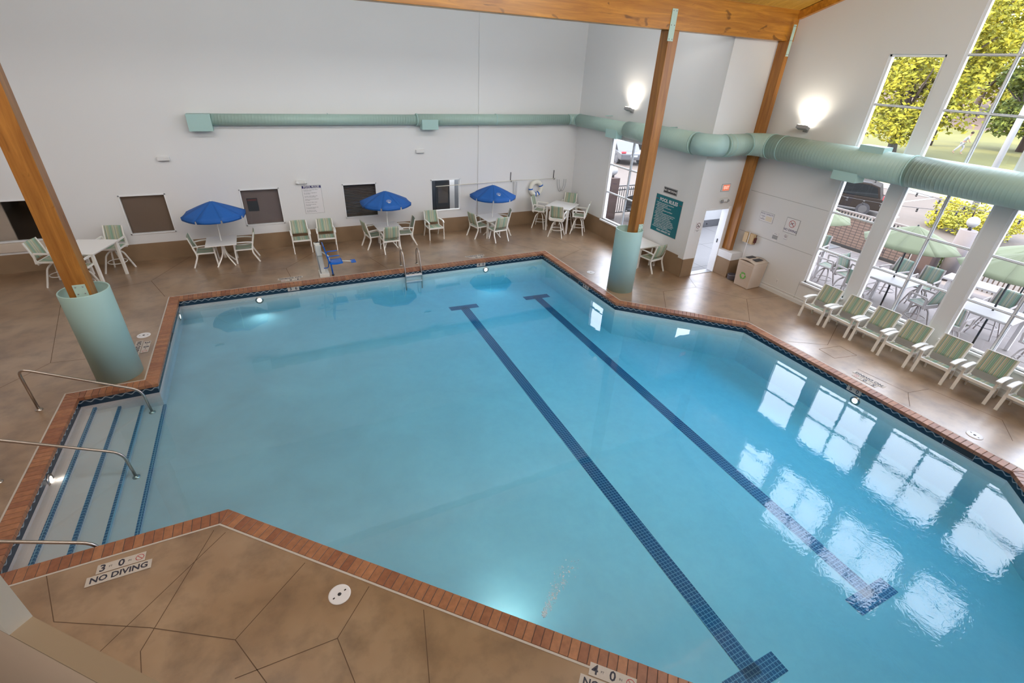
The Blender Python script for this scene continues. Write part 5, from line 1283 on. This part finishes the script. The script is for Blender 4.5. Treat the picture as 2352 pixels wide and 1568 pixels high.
# cars
def car(x, y, rz, paint, lb, suv=True):
    t = thing('car', lb, 'car', (x, y, -.03), rz)
    L, Wd = 2.32, .92; H1 = .95 if suv else .78; H2 = 1.70 if suv else 1.42
    low = [(-L, .35), (-L, .75), (-L+.05, H1), (-L+1.05 if not suv else -L+.25, H1+.04), (L-1.25, H1+.02), (L-.2, H1-.15), (L, .6), (L, .33)]
    if suv: up = [(-L+.22, H1), (-L+.45, H2-.12), (-L+.9, H2), (.35, H2), (.85, H2-.15), (L-1.15, H1)]
    else: up = [(-L+.9, H1), (-L+1.55, H2-.05), (-.2, H2), (.55, H2-.06), (L-1.05, H1-.03)]
    sideM = lambda: Matrix(((1, 0, 0, 0), (0, 0, 1, 0), (0, 1, 0, 0), (0, 0, 0, 1)))
    mb = MB(); mb.prism(low, -Wd, Wd, sideM(), .06); mb.build('body', paint, t)
    mb = MB(); mb.prism(up, -Wd+.12, Wd-.12, sideM(), .05); mb.build('roof', paint, t)
    inn = [(p[0]*.93+(-.02), H1+.06+(p[1]-H1)*.82) for p in up]
    mb = MB(); mb.prism(inn, -Wd+.105, Wd-.105, sideM()); mb.build('window_glass', M_carglass, t, 'dark glass')
    xs = up[-1][0]
    for s_ in (-1, 1):
        mb = MB(); mb.box((-.15, s_*(Wd-.1)-.012, H1), (-.08, s_*(Wd-.1)+.012, H2-.1)); mb.build('pillar', paint, t)
        for wx in (-L+.85, L-.85):
            mb = MB(); mb.tube([(wx, s_*(Wd-.2), .34), (wx, s_*(Wd+.01), .34)], .34, 22); wh = mb.build('wheel', M_dark, t)
            mb = MB(); mb.tube([(wx, s_*(Wd-.0), .34), (wx, s_*(Wd+.02), .34)], .21, 14); mb.build('rim', M_carsil, wh)
        mb = MB(); mb.box((-L-.01, s_*(Wd-.18)-.14, .78 if not suv else .95), (-L+.14, s_*(Wd-.18)+.17, .9 if not suv else 1.15), .02); mb.build('tail_light', M_red, t)
        mb = MB(); mb.box((L-.18, s_*(Wd-.22)-.15, .62), (L+.0, s_*(Wd-.22)+.15, .74), .02); mb.build('headlight', M_globe, t)
        if suv: mb = MB(); mb.tube([(-L+.9, s_*(Wd-.2), H2+.04), (.3, s_*(Wd-.2), H2+.04)], .02, 6); mb.build('roof_rail', M_carsil, t)
        mb = MB(); mb.box((.72, s_*(Wd+.05)-.1, H1), (.9, s_*(Wd+.05)+.06, H1+.14), .03); mb.build('mirror', paint, t)
        for hx in (-.6, .45): 
            mb = MB(); mb.box((hx, s_*Wd-.02, .8), (hx+.2, s_*Wd+.02, .84), .005); mb.build('door_handle', M_carsil, t)
    mb = MB(); mb.box((-L-.02, -.25, .55), (-L+.02, .25, .67), .004); mb.build('number_plate', M_globe, t)
    return t
    return t
M_carglass = mat('car_glass', (.012, .014, .015), .05)
M_carblk = mat('car_black', (.018, .014, .012), .6, spec=.12, var=.05)
M_carsil = mat('car_silver', (.12, .12, .125), .3, .6)
c_ = car(26.0, 15.0, R_(115), M_carblk, 'black car with roof rails in the car park beyond the fence')
c_.scale = (.87, .87, .87)
car(23.2, 29.4, R_(75), M_carsil, 'silver car seen through the narrow alcove window', False)
car(26.0, 33.5, R_(80), M_carblk, 'black car behind the silver one, seen through the narrow window')
# foliage
def leaf_cloud(mb, centres, n, ls, rnd):
    for _ in range(n):
        c, r = rnd.choice(centres)
        d = Vector((rnd.gauss(0, 1), rnd.gauss(0, 1), rnd.gauss(0, 1))).normalized()*r[0]*(rnd.random()**.35)
        p = Vector(c)+Vector((d.x, d.y, d.z*r[1]/r[0]))
        s_ = ls*rnd.uniform(.6, 1.3); u = Vector((rnd.gauss(0, 1), rnd.gauss(0, 1), rnd.gauss(0, 1)*.6)).normalized(); v = u.orthogonal().normalized()
        v = (v*math.cos(1.3*rnd.random())+u.cross(v)*math.sin(1.3*rnd.random())).normalized()
        mb.bm.faces.new([mb.bm.verts.new(q) for q in (p-u*s_, p-v*s_*.45, p+u*s_, p+v*s_*.45)])
def tree(x, y, z, h, r, base, m, lb, n=5200, ls=.3, seed=1, group=None, clumps=26, tr=.3, lean=0):
    rnd = random.Random(seed); t = thing('tree', lb, 'tree', (x, y, z), group=group)
    mb = MB(); mb.tube([(0, 0, -.2), (lean*.5, 0.1, base*.8), (lean, .3, h*.55)], [tr*1.15, tr*.8, tr*.4], 10)
    for i in range(7):
        a = rnd.uniform(0, 2*PI); q = rnd.uniform(.5, .8); zz = base+(h-base)*rnd.uniform(.0, .3)
        mb.tube([(lean*.6, .1, zz), (lean+r*.35*math.cos(a), r*.35*math.sin(a), zz+(h-base)*.18), (lean+r*q*math.cos(a), r*q*math.sin(a), zz+(h-base)*.32)], [tr*.4, tr*.25, tr*.1], 6)
    mb.build('trunk', M_bark, t)
    cs = []
    for i in range(clumps):
        a = rnd.uniform(0, 2*PI); ph = rnd.uniform(0, 1); rr = r*math.sqrt(max(.08, math.sin(PI*min(.97, ph*.86+.1))))*rnd.uniform(.35, .85)
        cs.append(((lean+rr*math.cos(a), rr*math.sin(a), base+(h-base)*ph), (r*rnd.uniform(.25, .4), r*rnd.uniform(.18, .3))))
    mb = MB(); leaf_cloud(mb, cs, n, ls, rnd); mb.build('crown', m, t)
tree(52.5, 27.0, 0, 16, 6.2, 2.1, M_leafy, 'yellow green tree seen through the first tall window', 26000, .21, 3, lean=-.6, tr=.38, clumps=60)
tree(100.0, 42.3, 1.5, 22, 8.0, 3.0, M_leafy, 'yellow green tree on the hillside seen through the second tall window', 7000, .5, 5, lean=.4, clumps=40, tr=.5)
tree(66.0, 30.6, 0, 19, 5.4, 8.0, M_leafy, 'tall yellow green tree with high branches across the second tall window', 9000, .25, 9, lean=-.4, clumps=30, tr=.3)
tree(72.5, 25.0, 0, 15, 5.6, 1.2, M_leafg, 'dense green tree at the right of the lawn', 15000, .25, 8, tr=.4)
tree(66.0, 17.0, 0, 14, 5.4, 1.2, M_leafg, 'dense green tree past the lamp poles', 12000, .25, 12, tr=.4)
for i, w1 in enumerate(('rightmost', 'second from the right', 'third from the right', 'middle', 'fourth from the left', 'third from the left', 'second from the left', 'leftmost')):
    tree(118+((i*7) % 3)*7, 14+i*13, 2.6, 20, 5.6, 2.5, M_leafy if i % 3 else M_leafg, w1+' of the distant trees in a row on the hillside', 4200, .42, 30+i, 'trees on the hillside', 34, .4)
rnd = random.Random(4)
t = thing('shrub', 'yellow green shrub behind the patio column', 'shrub', (27.6, 9.9, 0)); mb = MB()
for i in range(6): mb.tube([(0, 0, -.05), (rnd.uniform(-1, 1), rnd.uniform(-1.4, 1.4), 1.1)], .03, 5)
mb.build('stem', M_bark, t); mb = MB(); leaf_cloud(mb, [((rnd.uniform(-.9, .9), rnd.uniform(-1.6, 1.6), rnd.uniform(.25, .95)), (.5, .4)) for _ in range(22)], 5200, .07, rnd); mb.build('foliage', M_leafy, t)
t = thing('shrub', 'low green plant between the mauve pier and the round column', 'shrub', (20.45, 7.55, 0)); mb = MB(); mb.tube([(0, 0, 0), (0, 0, .5)], .02, 5); mb.build('stem', M_bark, t)
mb = MB(); leaf_cloud(mb, [((0, 0, .2+.2*i), (.16, .2)) for i in range(4)], 500, .04, rnd); mb.build('foliage', M_leafg, t)
# person walking on the lawn
def person(x, y, rz):
    t = thing('person', 'person in pale clothes walking on the lawn, leaning forward', 'person', (x, y, 0), rz)
    def skin(name, V, E, m, par):
        me = bpy.data.meshes.new(name); me.from_pydata([v[:3] for v in V], E, []); o = bpy.data.objects.new(name, me); C.objects.link(o)
        md = o.modifiers.new('s', 'SKIN'); sd = o.modifiers.new('b', 'SUBSURF'); sd.levels = sd.render_levels = 1
        for i, v in enumerate(V): me.skin_vertices[0].data[i].radius = (v[3], v[3]) if len(v) == 4 else (v[3], v[4])
        me.skin_vertices[0].data[0].use_root = True
        dg = bpy.context.evaluated_depsgraph_get(); dg.update(); m2 = bpy.data.meshes.new_from_object(o.evaluated_get(dg))
        bpy.data.objects.remove(o); m2.materials.clear(); m2.materials.append(m); o = bpy.data.objects.new(name, m2); C.objects.link(o); o.parent = par
        return o
    # local +x is the walking direction
    V = [(0, 0, .95, .13, .12), (.10, 0, 1.2, .14, .10), (.20, 0, 1.42, .15, .10), (.25, 0, 1.50, .06), (.31, 0, 1.60, .075), (.33, 0, 1.74, .08),
         (.0, .10, .88, .085), (.22, .10, .50, .06), (.12, .10, .10, .045), (.30, .10, .04, .04),
         (.0, -.10, .88, .085), (-.18, -.10, .52, .06), (-.42, -.10, .16, .045), (-.28, -.10, .05, .04),
         (.20, .19, 1.40, .055), (.10, .24, 1.13, .042), (.28, .22, .93, .035), (.20, -.19, 1.40, .055), (.30, -.24, 1.13, .042), (.46, -.22, .98, .035)]
    E = [(0, 1), (1, 2), (2, 3), (3, 4), (4, 5), (0, 6), (6, 7), (7, 8), (8, 9), (0, 10), (10, 11), (11, 12), (12, 13), (2, 14), (14, 15), (15, 16), (2, 17), (17, 18), (18, 19)]
    skin('body', V, E, M_skin, t)
    V = [(0, 0, .98, .155, .145), (.10, 0, 1.2, .16, .125), (.20, 0, 1.42, .165, .12), (.20, .20, 1.40, .07), (.13, .24, 1.22, .06), (.20, -.20, 1.40, .07), (.27, -.24, 1.22, .06)]
    skin('shirt', V, [(0, 1), (1, 2), (2, 3), (3, 4), (2, 5), (5, 6)], M_cloth, t)
    V = [(0, 0, .95, .15, .135), (.0, .10, .86, .105), (.20, .10, .52, .08), (.12, .10, .15, .06), (.0, -.10, .86, .105), (-.17, -.10, .54, .08), (-.39, -.10, .20, .06)]
    skin('trousers', V, [(0, 1), (1, 2), (2, 3), (0, 4), (4, 5), (5, 6)], M_cloth, t)
    mb = MB(); mb.sphere((.32, 0, 1.74), .105, 12, (1.1, .95, 1.05)); mb.build('hair', M_bark, t)
    t.scale = (1.12, 1.12, 1.12)
person(61, 25.5, R_(-60))
